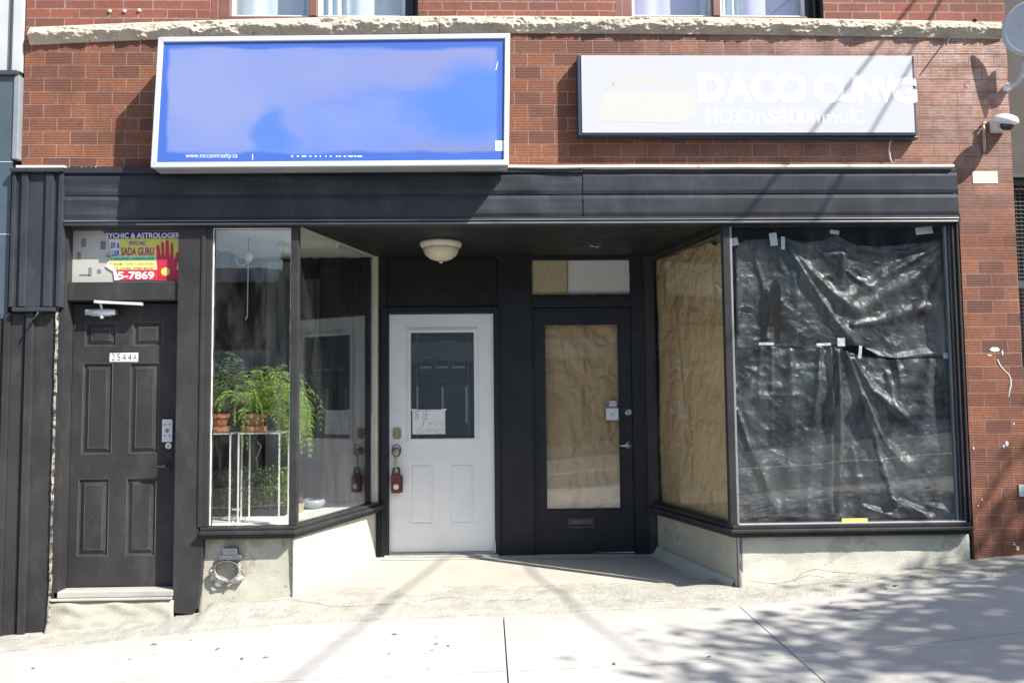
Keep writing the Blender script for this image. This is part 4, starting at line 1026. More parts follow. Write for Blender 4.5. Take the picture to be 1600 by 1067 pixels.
M['pnavy'] = mat('poster_blue_ink', (.03, .05, .42), None, 6, .5); M['ppurple'] = mat('poster_purple_ink', (.36, .02, .25), None, 6, .5); M['pgreen'] = mat('poster_green_ink', (.02, .25, .10), None, 6, .5); M['pred'] = mat('poster_red_ink', (.55, .015, .05), None, 6, .5); M['pviolet'] = mat('poster_violet_ink', (.22, .05, .45), None, 6, .5); M['porange'] = mat('poster_orange_ink', (.75, .30, .06), None, 6, .5); M['phand'] = mat('poster_palm_red', (.50, .02, .05), (.42, .02, .05), 6, .5)
for s, ax, az, bx, bz, mm, bo in (('SYCHIC & ASTROLOGER', 165, 363.6, 281, 372.6, 'signwhite', .02), ('ER &', 173.5, 379, 187, 388, 'pnavy', .02), ('LER', 174.5, 391.5, 187, 400, 'pnavy', .02),
                                  ('PSYCHIC', 202, 377, 228, 383.5, 'pviolet', .012), ('SADA GURU', 189, 386.5, 240.5, 399.5, 'ppurple', .022), ('E READING | HOROSCOPE', 173.5, 402.5, 240, 407.3, 'pgreen', .01),
                                  ('PROBLEM, I HAVE A SOLUTION', 170, 410, 240, 414.8, 'porange', .008), ('TO LOVED ONES BACK', 177, 417, 240, 420.8, 'pgreen', .004), ('5-7869', 184, 424, 241, 436.8, 'signwhite', .03)):
    obj('lettering', T(s, ax, az, bx, bz, yq, bo), mm, PO)
hm = MB()
hand = [(246, 421), (244.5, 407), (245, 395), (244, 386), (245, 383), (247, 382.3), (249, 384), (250.5, 396), (251.3, 404), (252, 396), (251.3, 382), (252.3, 379), (254.3, 378.3), (256, 380), (256.8, 396), (257.8, 404), (258.5, 392), (258.3, 379), (259.3, 375.6), (261.6, 374.6), (263.6, 376.5), (264, 392), (265, 404), (266, 394), (266.2, 381), (267.5, 378.6), (269.6, 379.3), (270.6, 383), (270.8, 396), (271.5, 407), (273.5, 402), (275, 396), (278, 393.3), (280.5, 393.4), (281, 396), (279, 404), (277, 412), (275, 425), (273, 431), (272, 434.5), (247, 434.5)]
hm.prism_xz([Q(a, b, yq) for a, b in hand][::-1], yq + .0006, yq + .0018); obj('palm_print', hm, 'phand', PO)
mb = MB().prism_xz([Q(258.5 + 7 * cos(k * pi / 8), 424.5 + 6.5 * sin(k * pi / 8), yq) for k in range(16)], yq - .0008, yq + .0004); obj('sun_disc', mb, 'yellow', PO)

# number sticker
HN = thing('number_sticker', 'white strip sticker with door number 2544A on the black narrow door', 'sticker', P(193, 565, yd))
a, b = P(171.5, 565, yd), P(216, 551.5, yd); q = MB().prism_xz([(a.x, a.z), (b.x, a.z - .002), (b.x, b.z + .002), (a.x, b.z)], yd - .002, yd); obj('strip', q, 'paper', HN)
for s, px in zip('2544A', (177, 185.5, 194, 202.5, 211)): obj('digit', T(s, px - 3, 552.6, px + 3, 563.6, yd - .0028, .0), 'black_ink', HN)
# notice on the white door
NT_ = thing('paper_notice', 'white handwritten paper notice taped to the leaded glass of the white door', 'notice', P(669, 682, yw))
yn = yw - .004
a, b = P(644.5, 678.5, yn), P(695.5, 639.5, yn)
nb = MB().grid(lambda u, v: (a.x + (b.x - a.x) * u, yn - .003 * sin(u * 2.6) * (1 - v), a.z + (b.z - a.z) * v), 8, 6); obj('sheet', nb, 'paper', NT_, solid=.0006)
tp_ = MB(); tp_.box(a.x - .02, a.x + .04, yn - .0012, yn - .0006, b.z - .006, b.z + .006); tp_.box(b.x - .03, b.x + .012, yn - .0012, yn - .0006, b.z - .006, b.z + .006); obj('tape', tp_, 'tape', NT_)
for s, ax, az, bx, bz, sh in (('S iE', 648, 641, 671, 655, .15), ('J yeq', 658, 656, 694, 667, .1), ('GrANO', 652, 668.5, 692, 677, .1)):
    obj('handwriting', T(s, ax, az, bx, bz, yn - .0042, -.028, shear=sh), 'ink', NT_)
# stickers on the black door
AL = thing('alarm_sticker', 'small pale square sticker with lilac tab inside the papered door glass', 'sticker', P(955, 656, yb + .012))
ya_ = yb + .0145
a, b = P(947, 656, ya_), P(966, 637.5, ya_); obj('label', MB().box(a.x, b.x, ya_, ya_ + .001, a.z, b.z), mat('pale_blue_label', (.66, .74, .80), (.6, .68, .75), 10, .4), AL)
c_ = P(956.5, 647, ya_); obj('mark', MB().lathe([(.008, 0), (.008, -.001)], (c_.x, ya_, c_.z), 'Y', 10), 'ink', AL)
a, b = P(952, 635.5, ya_), P(963.5, 626, ya_); obj('tab', MB().box(a.x, b.x, ya_, ya_ + .001, a.z, b.z), mat('lilac_label', (.55, .48, .58), (.5, .42, .5), 12, .4), AL)
a, b = P(947, 635.5, ya_), P(951.5, 626, ya_); obj('tab', MB().box(a.x, b.x, ya_, ya_ + .001, a.z, b.z), 'ink', AL)

# key lock box hanging from the knob
LB = thing('key_lockbox', 'red key lockbox hanging from the knob of the white door', 'lockbox', P(619.5, 771, yw - .05))
yk = yw - .055
p = P(619.5, 705, yk); rg = MB(); rg.tube([(p.x + .036 * cos(k * pi / 9), yk + .006 * sin(k), p.z + .008 + .052 * sin(k * pi / 9)) for k in range(19)], .0042, 8); obj('ring', rg, 'rubber', LB, smooth=True)
sp_ = MB(); sp_.tube([P(619, 712, yk), P(618, 722, yk), P(619, 733, yk), P(621, 745, yk)], [.008, .011, .009, .006], 8); obj('strap', sp_, mat('worn_cream_cord', (.55, .5, .34), (.4, .36, .24), 20, .6), LB, smooth=True)
a, b = P(611.5, 739, yk), P(627, 770, yk); cx_ = (a.x + b.x) / 2
sh_ = MB(); sh_.tube([(cx_ - .026, yk, a.z - .02), (cx_ - .026, yk, a.z + .025), (cx_ - .02, yk, a.z + .04), (cx_, yk, a.z + .046), (cx_ + .02, yk, a.z + .04), (cx_ + .026, yk, a.z + .025), (cx_ + .026, yk, a.z - .02)], .0085, 10); obj('shackle', sh_, 'rubber', LB, smooth=True)
bdy = MB(); bdy.prism_xz([(a.x, b.z + .008), (a.x + .008, b.z), (b.x - .008, b.z), (b.x, b.z + .008), (b.x + .002, a.z - .02), (b.x - .014, a.z), (a.x + .014, a.z), (a.x - .002, a.z - .02)], yk - .022, yk + .02); obj('body', bdy, 'redbox', LB, bevel=.006)
di = MB(); di.lathe([(.023, 0), (.022, -.006), (.008, -.007)], (cx_, yk - .0225, (a.z + b.z) / 2 - .03), 'Y', 20); dio = obj('dial', di, 'white', LB, smooth=False)
obj('keyhole', MB().box(cx_ - .012, cx_ + .012, yk - .0235, yk - .0222, a.z - .052, a.z - .042), 'black_ink', LB)
sdb = MB(); sdb.box(b.x + .0025, b.x + .012, yk - .012, yk + .016, b.z + .004, a.z - .02); obj('side_grip', sdb, 'rubber', LB, bevel=.003)

# ------------------------------------------------------------------ paper and plastic behind the glass
yk2 = yb + .065
kp = MB().grid(lambda u, v: (bg[0] - .004 + (bg[1] - bg[0] + .008) * u, yk2 + .026 * mn.noise((u * 3.2, v * 1.6, 4)) + .012 * mn.ridged_multi_fractal(Vector((u * 4, v * 3, 4)), 1.0, 2.0, 3, 1.0, 2.0) - .010 * math.exp(-((u - .52 - .02 * sin(v * 9)) / .035) ** 2) - .012 * math.exp(-((u - .30 + .26 * (v - .6)) / .03) ** 2) * (1 if v > .3 else .3) + .004 * mn.noise((u * 14, v * 9, 2)), bg[2] - .002 + (bg[3] - bg[2] + .004) * v), 60, 110)
kd_o = obj('kraft_paper', kp, 'kraft', smooth=True); tag(kd_o, 'brown kraft paper covering the glass of the black door from inside', 'paper')
dC, dB = Vector((CR[0] - .012, .03)), Vector(BR)
def side_pt(u, off):
    d = (dB - dC); n = Vector((d.y, -d.x)).normalized()
    p = dC + d * u + n * off; return p
def kfn(u, v):
    uu = .03 + .95 * u; top = ZTOP - .055 - .02 * mn.noise((u * 5, 1, 1)) - .03 * (1 - u) - .05 * math.exp(-((u - .1) / .06) ** 2)
    p = side_pt(uu, .035 + .024 * mn.noise((u * 4, v * 2.4, 8)) + .010 * mn.ridged_multi_fractal(Vector((u * 5, v * 4, 8)), 1.0, 2.0, 3, 1.0, 2.0) + .009 * math.exp(-((u - .62 + .1 * v) / .03) ** 2) + .005 * mn.noise((u * 16, v * 10, 1)))
    return (p.x, p.y, zsR + .004 + (top - zsR) * v)
KS = obj('kraft_paper', MB().grid(kfn, 70, 110), 'kraft', smooth=True); tag(KS, 'creased brown kraft paper lining the splayed side pane of the right window', 'paper')
cr_ = MB()
for path in ([(.70, .985), (.69, .72), (.66, .60), (.61, .42), (.60, .37)], [(.62, .30), (.60, .22), (.66, .14)], [(.52, .40), (.50, .34)], [(.49, .31), (.47, .27)], [(.47, .22), (.50, .16)], [(.13, .97), (.17, .93)], [(.08, .945), (.12, .92)], [(.25, .09), (.24, .04)]):
    for (u0, v0), (u1, v1) in zip(path, path[1:]):
        A = Vector(kfn(u0, v0)); Bq = Vector(kfn(u1, v1)); o_ = Vector((-.008, -.003, 0)); w_ = Vector((.0022, -.001, 0))
        cr_.add([A + o_ - w_, A + o_ + w_, Bq + o_ + w_, Bq + o_ - w_], [(0, 1, 2, 3)])
objs('crease', cr_, mat('dark_paper_crease', (.11, .075, .04), None, 10, .9), KS)
lin = MB(); lin.grid(lambda u, v: (*side_pt(.02 + .97 * u, .07), zsR + (ZTOP - .03 - zsR) * v), 2, 2); obj('green_lining', lin, mat('green_grey_lining', (.24, .28, .18), (.2, .22, .15), 5, .7), dr)
tp1 = MB(); A = [Vector(kfn(u, v)) + Vector((-.012, -.006, 0)) for u, v in ((.12, .855), (.08, .85), (.03, .815), (.06, .81))]; tp1.add(A, [(0, 1, 2, 3)]); tag(obj('tape_strip', tp1, 'tape', solid=.0006), 'short pale tape strip slanting on the kraft paper of the side pane', 'tape')
# black plastic: film with folds that run from the taped corners
def seg_d(p, a, b):
    ax, ay = a; bx, by = b; dx, dy = bx - ax, by - ay
    t = max(0, min(1, ((p[0] - ax) * dx + (p[1] - ay) * dy) / (dx * dx + dy * dy + 1e-9)))
    return math.hypot(p[0] - ax - t * dx, p[1] - ay - t * dy), t
def film(name, poly_x, poly_top, poly_bot, folds, y0, nu, nv, seed, label, amp=1.0, curl=None):
    """folds: (polyline in survey pixels, width px, height m)"""
    def fn(u, v):
        x = poly_x[0] + (poly_x[1] - poly_x[0]) * u
        def it(l):
            for (a, b), (c, d) in zip(l, l[1:]):
                if x <= c: return b + (d - b) * (x - a) / (c - a)
            return l[-1][1]
        t, b = it(poly_top), it(poly_bot); yv_ = t + (b - t) * v
        h = 0
        for line, w, A in folds:
            best, bt = 1e9, 0
            for k, (p0, p1) in enumerate(zip(line, line[1:])):
                dd, tt = seg_d((x, yv_), p0, p1)
                if dd < best: best, bt = dd, (k + tt) / (len(line) - 1)
            h += 1.05 * A * math.exp(-(best / (w * (.5 + .8 * bt))) ** 2)
        h += amp * (.020 * mn.noise((x / 70, yv_ / 80, seed)) + .010 * mn.noise((x / 26, yv_ / 34, seed + 3)) + .005 * mn.ridged_multi_fractal(Vector((x / 30, yv_ / 24, seed)), 1.0, 2.0, 4, 1.0, 2.0))
        p = P(x, yv_, y0)
        return (p.x, y0 - h, p.z)
    o = obj(name, MB().grid(fn, nu, nv), 'plastic', smooth=True); tag(o, label, 'plastic sheet'); return o
film('plastic_sheet', (1148, 1486), [(1148, 383), (1165, 376), (1205, 374), (1226, 372), (1255, 380), (1285, 376), (1305, 366), (1335, 384), (1370, 386), (1400, 384), (1440, 380), (1486, 366)],
     [(1148, 545), (1208, 542), (1300, 541), (1345, 540), (1370, 556), (1400, 560), (1480, 556)],
     [([(1228, 384), (1262, 440), (1300, 500), (1335, 540)], 6, .030), ([(1226, 376), (1270, 430), (1310, 470), (1340, 490)], 7, .026), ([(1226, 372), (1290, 400), (1350, 385)], 8, .018), ([(1330, 508), (1380, 500), (1480, 470)], 9, .022),
      ([(1484, 378), (1420, 440), (1345, 480)], 10, .030), ([(1484, 374), (1400, 420), (1320, 470)], 8, .024), ([(1484, 370), (1410, 396), (1340, 390)], 6, .022), ([(1486, 372), (1470, 470), (1475, 540)], 6, .026), ([(1172, 380), (1190, 440), (1200, 480)], 4, .016), ([(1208, 384), (1222, 420)], 4, .016),
      ([(1235, 390), (1245, 470), (1240, 540)], 8, .012), ([(1315, 400), (1312, 480)], 10, .022), ([(1150, 390), (1152, 540)], 5, .02), ([(1340, 545), (1380, 562), (1480, 550)], 6, .026), ([(1484, 380), (1440, 470), (1400, 540)], 9, .022), ([(1320, 425), (1360, 450)], 5, .016), ([(1322, 400), (1370, 410)], 4, .014)],
     .085, 190, 110, 2, 'upper sheet of shiny black plastic sagging from its taped corners in the right window', 1.2)
film('plastic_sheet', (1148, 1316), [(1148, 546), (1185, 538), (1225, 544), (1275, 539), (1316, 542)], [(1148, 811), (1200, 806), (1270, 808), (1316, 811)],
     [([(1150, 640), (1170, 700), (1190, 740), (1215, 805)], 6, .024), ([(1188, 546), (1184, 620)], 6, .016), ([(1296, 545), (1300, 650), (1296, 800)], 6, .030), ([(1312, 548), (1311, 700), (1310, 806)], 4, .028), ([(1280, 545), (1270, 680), (1262, 800)], 7, .020), ([(1205, 545), (1206, 690)], 4, .010), ([(1150, 610), (1175, 580)], 4, .016), ([(1234, 548), (1238, 700), (1230, 800)], 9, .012), ([(1182, 616), (1250, 618)], 3, .007)],
     .080, 100, 130, 5, 'lower left sheet of crumpled black plastic hanging in the right window', 1.7)
film('plastic_sheet', (1302, 1490), [(1302, 540), (1316, 548), (1345, 556), (1390, 562), (1440, 560), (1490, 560)], [(1302, 812), (1380, 809), (1430, 808), (1490, 811)],
     [([(1318, 548), (1345, 620), (1365, 700), (1395, 790)], 8, .036), ([(1330, 560), (1360, 610), (1410, 650)], 9, .040), ([(1345, 620), (1378, 690), (1412, 725)], 7, .034), ([(1306, 550), (1312, 680), (1308, 806)], 5, .030), ([(1400, 565), (1410, 640)], 10, .022), ([(1450, 562), (1440, 700)], 10, .016), ([(1385, 585), (1395, 640), (1405, 652)], 7, .024),
      ([(1345, 790), (1375, 800), (1400, 808)], 5, .030), ([(1390, 780), (1420, 795), (1450, 808)], 6, .034), ([(1450, 790), (1475, 795), (1488, 808)], 6, .030), ([(1330, 700), (1345, 780)], 6, .016), ([(1405, 780), (1440, 800)], 4, .024)],
     .062, 110, 130, 9, 'lower right sheet of black plastic draped in a diagonal swag in the right window', 1.5)
TAPES = [((1141, 1153, 372, 384), 12, 'pale tape at the upper left corner of the black plastic'), ((1203, 1214, 364, 384), 6, 'crumpled pale tape at the top of the plastic, left of an upright strip'), ((1221, 1226, 370, 390), 0, 'upright pale tape strip at the top of the black plastic'), ((1297, 1311, 360, 366), -8, 'pale tape patch at the top centre of the plastic sheet'),
         ((1431, 1457, 355, 366), 5, 'wide crinkled pale tape near the upper right corner of the plastic'), ((1474, 1481, 366, 384), 0, 'narrow pale tape at the upper right corner of the plastic'), ((1186, 1209, 535, 539), 0, 'level tape strip joining the sheets below the dark slit'), ((1276, 1298, 536, 540), 0, 'level tape strip joining the sheets left of the upright patch'),
         ((1309, 1320, 528, 541), 0, 'square upright tape patch at the meeting of the three plastic sheets'), ((1342, 1346, 540, 560), -6, 'thin drooping tape end below the swag of the upper sheet'), ((1474, 1487, 551, 560), 0, 'pale tape at the right edge where the sheets join')]
for k, ((x0, x1, z0, z1), ang, lab) in enumerate(TAPES):
    y = .036; a, b = P(x0, z1, y), P(x1, z0, y); c = (a + b) / 2; w, h = (b.x - a.x) / 2, (b.z - a.z) / 2; r = rad(ang)
    fn = lambda u, v: (c.x + (2 * u - 1) * w * cos(r) - (2 * v - 1) * h * sin(r), y + .004 * mn.noise((u * 2 + k, v * 2, k)), c.z + (2 * u - 1) * w * sin(r) + (2 * v - 1) * h * cos(r))
    o = obj('tape_strip', MB().grid(fn, 6, 6), 'tape', solid=.0008); tag(o, lab, 'tape', 'tape strips on the black plastic')
sl_ = MB()
rgm = mat('dark_tear', (.004, .004, .005), None, 5, .9)
tear = MB().prism_xz([Q(*q, .05) for q in ((1199, 462), (1205, 440), (1212, 434), (1218, 446), (1219, 470), (1217, 538), (1211, 538), (1206, 500))][::-1], .034, .036)
obj('plastic_tear', tear, rgm, dr)
yst = MB(); a, b = P(1316, 816.5, .0), P(1356, 811, .0); yst.box(a.x, b.x, .004, .010, zsR + .0065, zsR + .03); tag(obj('yellow_strip', yst, 'yellow'), 'short yellow strip lying on the sill of the right window', 'strip')

# ------------------------------------------------------------------ things in the left window
FL = zsL - .012
def stand(label, x0, x1, y0, y1, h):
    s = thing('plant_stand', label, 'plant stand', ((x0 + x1) / 2, (y0 + y1) / 2, FL), 'glass plant stands in the left window'); t = .0095
    fr = MB()
    for z in (FL, FL + h - t):
        fr.box(x0, x1, y0, y0 + t, z, z + t); fr.box(x0, x1, y1 - t, y1, z, z + t); fr.box(x0, x0 + t, y0 + t, y1 - t, z, z + t); fr.box(x1 - t, x1, y0 + t, y1 - t, z, z + t)
    obj('frame', fr, 'white', s)
    for xx in (x0, x1 - t):
        for yy in (y0, y1 - t): obj('leg', MB().box(xx, xx + t, yy, yy + t, FL + t, FL + h - t), 'white', s)
    obj('top', MB().box(x0 + t, x1 - t, y0 + t, y1 - t, FL + h - .010, FL + h - .002), 'glass', s)
    return s
sx = lambda px, y: P(px, 740, y).x
HS = P(400, 676, .20).z - FL
stand('white framed glass plant stand cut off by the left jamb of the window', -2.09, sx(360, .20), .20, .50, HS)
stand('white framed glass plant stand under the bright drooping fern', sx(371, .20), sx(437, .20), .20, .50, HS)
def pot(root, x, y, z, r, h):
    mb = MB().lathe([(r * .72, 0), (r * .96, h * .72), (r * 1.08, h * .72), (r * 1.1, h), (r * .98, h), (r * .94, h * .8), (0.001, h * .8)], (x, y, z + .03), 'Z', 28)
    pt_ = obj('pot', mb, 'terracotta', root, smooth=False)
    obj('soil', MB().lathe([(r * .93, h * .85), (.001, h * .88)], (x, y, z + .03), 'Z', 20, cap=False), 'soil', root)
    obj('saucer', MB().lathe([(r * .8, 0), (r * 1.1, .008), (r * 1.14, .045), (r * 1.06, .045), (r * .95, .012), (.001, .012)], (x, y, z), 'Z', 28), mat('pale_terracotta', (.55, .25, .13), (.48, .2, .1), 9, .7), root)
def pane_x(y): return CL[0] + (BL[0] - CL[0]) * max(0, y) / BL[1] - .03
def fern(label, x, y, z, n, ln, mt, seed, bias=(0, 0), droop=.5, dens=16, elev=(.3, 1.35)):
    root = thing('potted_fern', label, 'fern', (x, y, z), 'potted ferns in the left window'); rnd = random.Random(seed)
    pot(root, x, y, z, .075, .105)
    lf = MB(); stm = MB(); b0 = Vector((x, y, z + .12))
    for k in range(n):
        a = rnd.uniform(0, 2 * pi); L = ln * rnd.uniform(.6, 1.15); out = Vector((cos(a) + bias[0], sin(a) * .6 + bias[1], 0)); el = rnd.uniform(elev[0], elev[1])
        d = (out.normalized() * cos(el) + Vector((0, 0, sin(el)))).normalized(); p = b0.copy(); pts = [p.copy()]
        ns = 18; dr_ = droop * rnd.uniform(.6, 1.4)
        for i in range(ns):
            d = (d + Vector((0, 0, -dr_ * (i / ns) ** 1.3 * .40)) + Vector((rnd.uniform(-.05, .05), rnd.uniform(-.05, .05), rnd.uniform(-.04, .04)))).normalized()
            q = p + d * (L / ns)
            if q.x > pane_x(q.y) - .01: d.x = -.05; d.y = abs(d.y) + .25; d.normalize(); q = p + d * (L / ns)
            if q.y < .04: d.y = .05; q = p + d * (L / ns)
            if q.x < -2.08: d.x = .08; d.normalize(); q = p + d * (L / ns)
            p = q; pts.append(p.copy())
        stm.tube(pts, .0014, 3, cap=False); nn = len(pts) - 1
        for i in range(3, nn + 1):
            q = pts[i]; t = (pts[i] - pts[i - 1]).normalized(); tap = math.sin(pi * min(1, (i / ns) * .80 + .16))
            side = t.cross(Vector((0, 0, 1))); side = side.normalized() if side.length > .15 else Vector((cos(a + 1.5), sin(a + 1.5), 0))
            for sgn in (-1, 1):
                bl = .058 * tap * rnd.uniform(.7, 1.25); bd = (t * .7 + side * sgn * .9 + Vector((0, 0, rnd.uniform(-.3, .25)))).normalized()
                for j in range(dens):
                    f = (j + .5) / dens; c = q + bd * bl * f + Vector((0, 0, -.012 * f * f))
                    nd = (bd * 1.1 + Vector((rnd.uniform(-1, 1), rnd.uniform(-1, 1), rnd.uniform(-1, 1))) * .7).normalized(); ll = .0145 * (1.15 - f * .6); w = nd.cross(Vector((rnd.uniform(-1, 1), rnd.uniform(-1, 1), .4))).normalized() * .0016
                    e = c + nd * ll
                    if max(c.x, e.x) > pane_x(c.y) + .015 or min(c.y, e.y) < .02: continue
                    lf.add([c - w, c + w, e], [(0, 1, 2)])
    obj('fronds', lf, mt, root); obj('stems', stm, 'stem', root)
    return root
ztop = FL + HS
px_ = P(341, 660, .33); fern('dark feathery fern in a terracotta pot beside the left jamb', px_.x, .33, ztop, 26, .44, 'fern_dark', 3, (.25, .1), .6, 14, (.8, 1.45))
px_ = P(400, 660, .30); fern('bright yellow-green fern spilling over the edge of its terracotta pot', px_.x, .28, ztop, 66, .70, 'fern_light', 5, (.75, .02), 1.6, 16, (.25, 1.3))
px_ = P(404, 640, .50); fern('thin dark fern standing behind the bright drooping one', px_.x - .03, .455, ztop, 28, .52, 'fern_dark', 9, (-.7, 0), .5, 14, (.8, 1.45))
# trailing root
tr_ = MB(); tr_.tube([P(402, 690, .2), P(408, 697, .2), P(404, 708, .2), P(400, 716, .2), P(402, 724, .2), P(403, 734, .2)], [.004, .004, .003, .003, .002, .0015], 6)
tag(obj('hanging_root', tr_, mat('pale_root', (.45, .38, .25), None, 9, .7), smooth=True), 'thin pale root dangling below the bright fern', 'root')
def bush(label, xa, xb, ya2, yb2, h, n, seed):
    root = thing('leafy_plant', label, 'plant', ((xa + xb) / 2, (ya2 + yb2) / 2, FL), 'low leafy plants under the stands'); rnd = random.Random(seed)
    lf = MB(); stm = MB()
    obj('tray', MB().prism_xy([(xa, ya2), (xb, ya2), (xb, yb2), (xa, yb2)], FL, FL + .05), 'rubber', root)
    for k in range(n):
        x, y = rnd.uniform(xa, xb), rnd.uniform(ya2, yb2); hh = h * rnd.uniform(.5, 1.1); tp_v = Vector((x + rnd.uniform(-.03, .03), y + rnd.uniform(-.03, .03), FL + hh)); b = Vector((x, y, FL + .03))
        stm.tube([b, tp_v], .0018, 3, cap=False)
        for j in range(9):
            c = b.lerp(tp_v, .25 + .75 * j / 8); a = rnd.uniform(0, 2 * pi); d = Vector((cos(a), sin(a), rnd.uniform(.1, .9))).normalized(); s = d.cross(Vector((0, 0, 1))).normalized(); L = rnd.uniform(.022, .042)
            lf.add([c, c + d * L * .5 + s * L * .26, c + d * L, c + d * L * .5 - s * L * .26], [(0, 1, 2, 3)])
    obj('foliage', lf, 'bush', root); obj('stems', stm, 'stem', root)
bush('low bright leafy plant showing under the left stand', -2.08, sx(360, .75), .60, .80, .32, 120, 1)
bush('low bright leafy plant showing under the stand of the drooping fern', sx(384, .75), sx(452, .75), .60, .82, .33, 200, 2)
# pale rosette in a clay pot, bowl, card
pr = PZ(466, 800, FL); RS = thing('succulent', 'pale spiky rosette plant in a small clay pot behind the splayed pane', 'plant', pr)
obj('pot', MB().lathe([(.035, 0), (.05, .075), (.045, .075), (.001, .06)], pr, 'Z', 20), mat('buff_clay', (.5, .38, .26), (.42, .3, .2), 9, .7), RS)
lf = MB(); rnd = random.Random(4)
for k in range(34):
    a = rnd.uniform(0, 2 * pi); el = rnd.uniform(.25, 1.35); d = Vector((cos(a) * cos(el), sin(a) * cos(el), sin(el))); L = rnd.uniform(.06, .13); c = pr + Vector((0, 0, .07)); s = d.cross(Vector((0, 0, 1))).normalized() * .006
    lf.add([c - s, c + s, c + d * L * .6 + s * .7, c + d * L + Vector((0, 0, -.01)), c + d * L * .6 - s * .7], [(0, 1, 2, 3, 4)])
obj('leaves', lf, 'pink', RS)
pb = PZ(489, 794, FL); BW = MB().lathe([(.05, 0), (.055, .006), (.075, .016), (.098, .040), (.098, .056), (.088, .072), (.080, .075), (.076, .07), (.088, .05), (.07, .02), (.001, .012)], pb, 'Z', 40)
tag(obj('bowl', BW, 'bowl', smooth=True), 'wide grey-blue glazed bowl on the floor of the left window', 'bowl')
pc = PZ(465, 813, FL); q = MB().prism_xy([(pc.x - .05, pc.y - .04), (pc.x + .03, pc.y - .05), (pc.x + .05, pc.y + .06), (pc.x - .03, pc.y + .07)], FL + .0005, FL + .002)
tag(obj('card', q, mat('pale_yellow_card', (.62, .6, .32), None, 5, .6)), 'pale yellow card lying by the corner post in the left window', 'card')
# dark drape across the back of the bay
def drape(u, v):
    x = -2.095 + 1.115 * u; g_ = 1 - .25 * math.exp(-((v - .35) / .2) ** 2) * 0
    return (x, 1.30 + .025 * sin(u * 46 + 1.5 * sin(u * 11)) + .012 * sin(u * 97 + v * 3), FL + .01 + (ZTOP - .03 - FL) * v)
tag(obj('dark_drape', MB().grid(drape, 170, 16), 'curtain_dark', smooth=True), 'dark pleated drape hanging at the back of the left window', 'drape')
def sheer(u, v):
    w = 1 - .62 * math.exp(-((v - .05) / .35) ** 2) if v < .5 else 1 - .62 * math.exp(-((v - .05) / .35) ** 2)
    return (-1.62 + (.42 * (u - .5)) * w, 1.235 + .02 * sin(u * 30) + .008 * sin(u * 71), FL + .75 + 1.15 * v)
tag(obj('grey_drape', MB().grid(sheer, 60, 20), mat('charcoal_sheer', (.06, .065, .07), (.085, .09, .10), 5, .8, stretch=(3, 1, .3)), smooth=True), 'narrow charcoal curtain tied in at its foot in front of the dark drape', 'drape')
# pull-chain lamp holder
yh = .42; ph = P(388, 402, yh)
HL = thing('pendant_lampholder', 'white globe lampholder with a pull chain hanging in the left window', 'lamp', (ph.x, yh, ZTOP - .012))
obj('cord', MB().tube([(ph.x, yh, ZTOP - .013), (ph.x, yh, ph.z + .04)], .003, 6), 'rubber', HL)
obj('globe', MB().lathe([(.012, .045), (.02, .042), (.034, .02), (.036, 0), (.03, -.022), (.014, -.034), (.001, -.036)], ph, 'Z', 24), 'cream', HL, smooth=True)
chn = MB(); ze = P(388, 492, yh).z; nbd = 34
for k in range(nbd):
    z = ph.z - .04 + (ze - ph.z + .04) * k / nbd; chn.lathe([(.001, .0055), (.005, .003), (.005, -.003), (.001, -.0055)], (ph.x - .004 * k / nbd, yh, z), 'Z', 6)
obj('chain', chn, 'white', HL)
obj('pull', MB().tube([(ph.x, yh, ze), (ph.x - .016, yh, ze - .036)], [.004, .006], 8), 'white', HL)
lp2 = MB(); lp2.tube([(ph.x - .095 + .085 * (1 - cos(k * pi / 12)) / 2 * 1.1, yh, ph.z - .0 - .065 * sin(k * pi / 12)) for k in range(13)], .0035, 6); obj('loop', lp2, 'white', HL, smooth=True)
yc = .55; pc2 = PZ(450, 378, ZTOP - .013)
CB = thing('ceiling_light', 'white glass ceiling light on the white ceiling inside the left window', 'lamp', (pc2.x, pc2.y, ZTOP - .013))
obj('base', MB().lathe([(.07, -.001), (.07, -.02), (.001, -.021)], (pc2.x, pc2.y, ZTOP - .0125), 'Z', 24), 'white', CB)
obj('globe', MB().lathe([(.06, -.0215), (.085, -.04), (.08, -.07), (.04, -.09), (.001, -.095)], (pc2.x, pc2.y, ZTOP - .0125), 'Z', 24), 'signwhite', CB, smooth=True)

# ------------------------------------------------------------------ fittings outside
z_s = 2.742; pL = PZ(689, 378, z_s)
CLt = thing('ceiling_light', 'cream bowl ceiling light under the black soffit over the white door', 'lamp', (pL.x, pL.y, z_s))
rr = .5 * abs(P(722, 384, pL.y).x - P(656, 384, pL.y).x)
obj('pan', MB().lathe([(rr * .9, -.001), (rr * 1.0, -.006), (rr * 1.0, -.022), (rr * .9, -.05), (rr * .86, -.05), (rr * .86, -.03)], (pL.x, pL.y, z_s), 'Z', 40), 'cream', CLt, smooth=True)
obj('glass_bowl', MB().lathe([(rr * .855, -.035), (rr * .84, -.07), (rr * .74, -.105), (rr * .52, -.135), (rr * .25, -.15), (.012, -.153)], (pL.x, pL.y, z_s), 'Z', 40), 'light_glass', CLt, smooth=True)
obj('finial', MB().lathe([(.008, -.150), (.016, -.157), (.013, -.168), (.001, -.172)], (pL.x, pL.y, z_s), 'Z', 16), 'cream', CLt, smooth=True)
pw_ = PZ(928, 379, z_s); wr = MB()
wr.tube([pw_ + Vector((-.04, .0, -.001)), pw_ + Vector((-.03, -.005, -.03)), pw_ + Vector((-.012, -.01, -.035)), pw_ + Vector((-.02, -.02, -.02))], .005, 6)
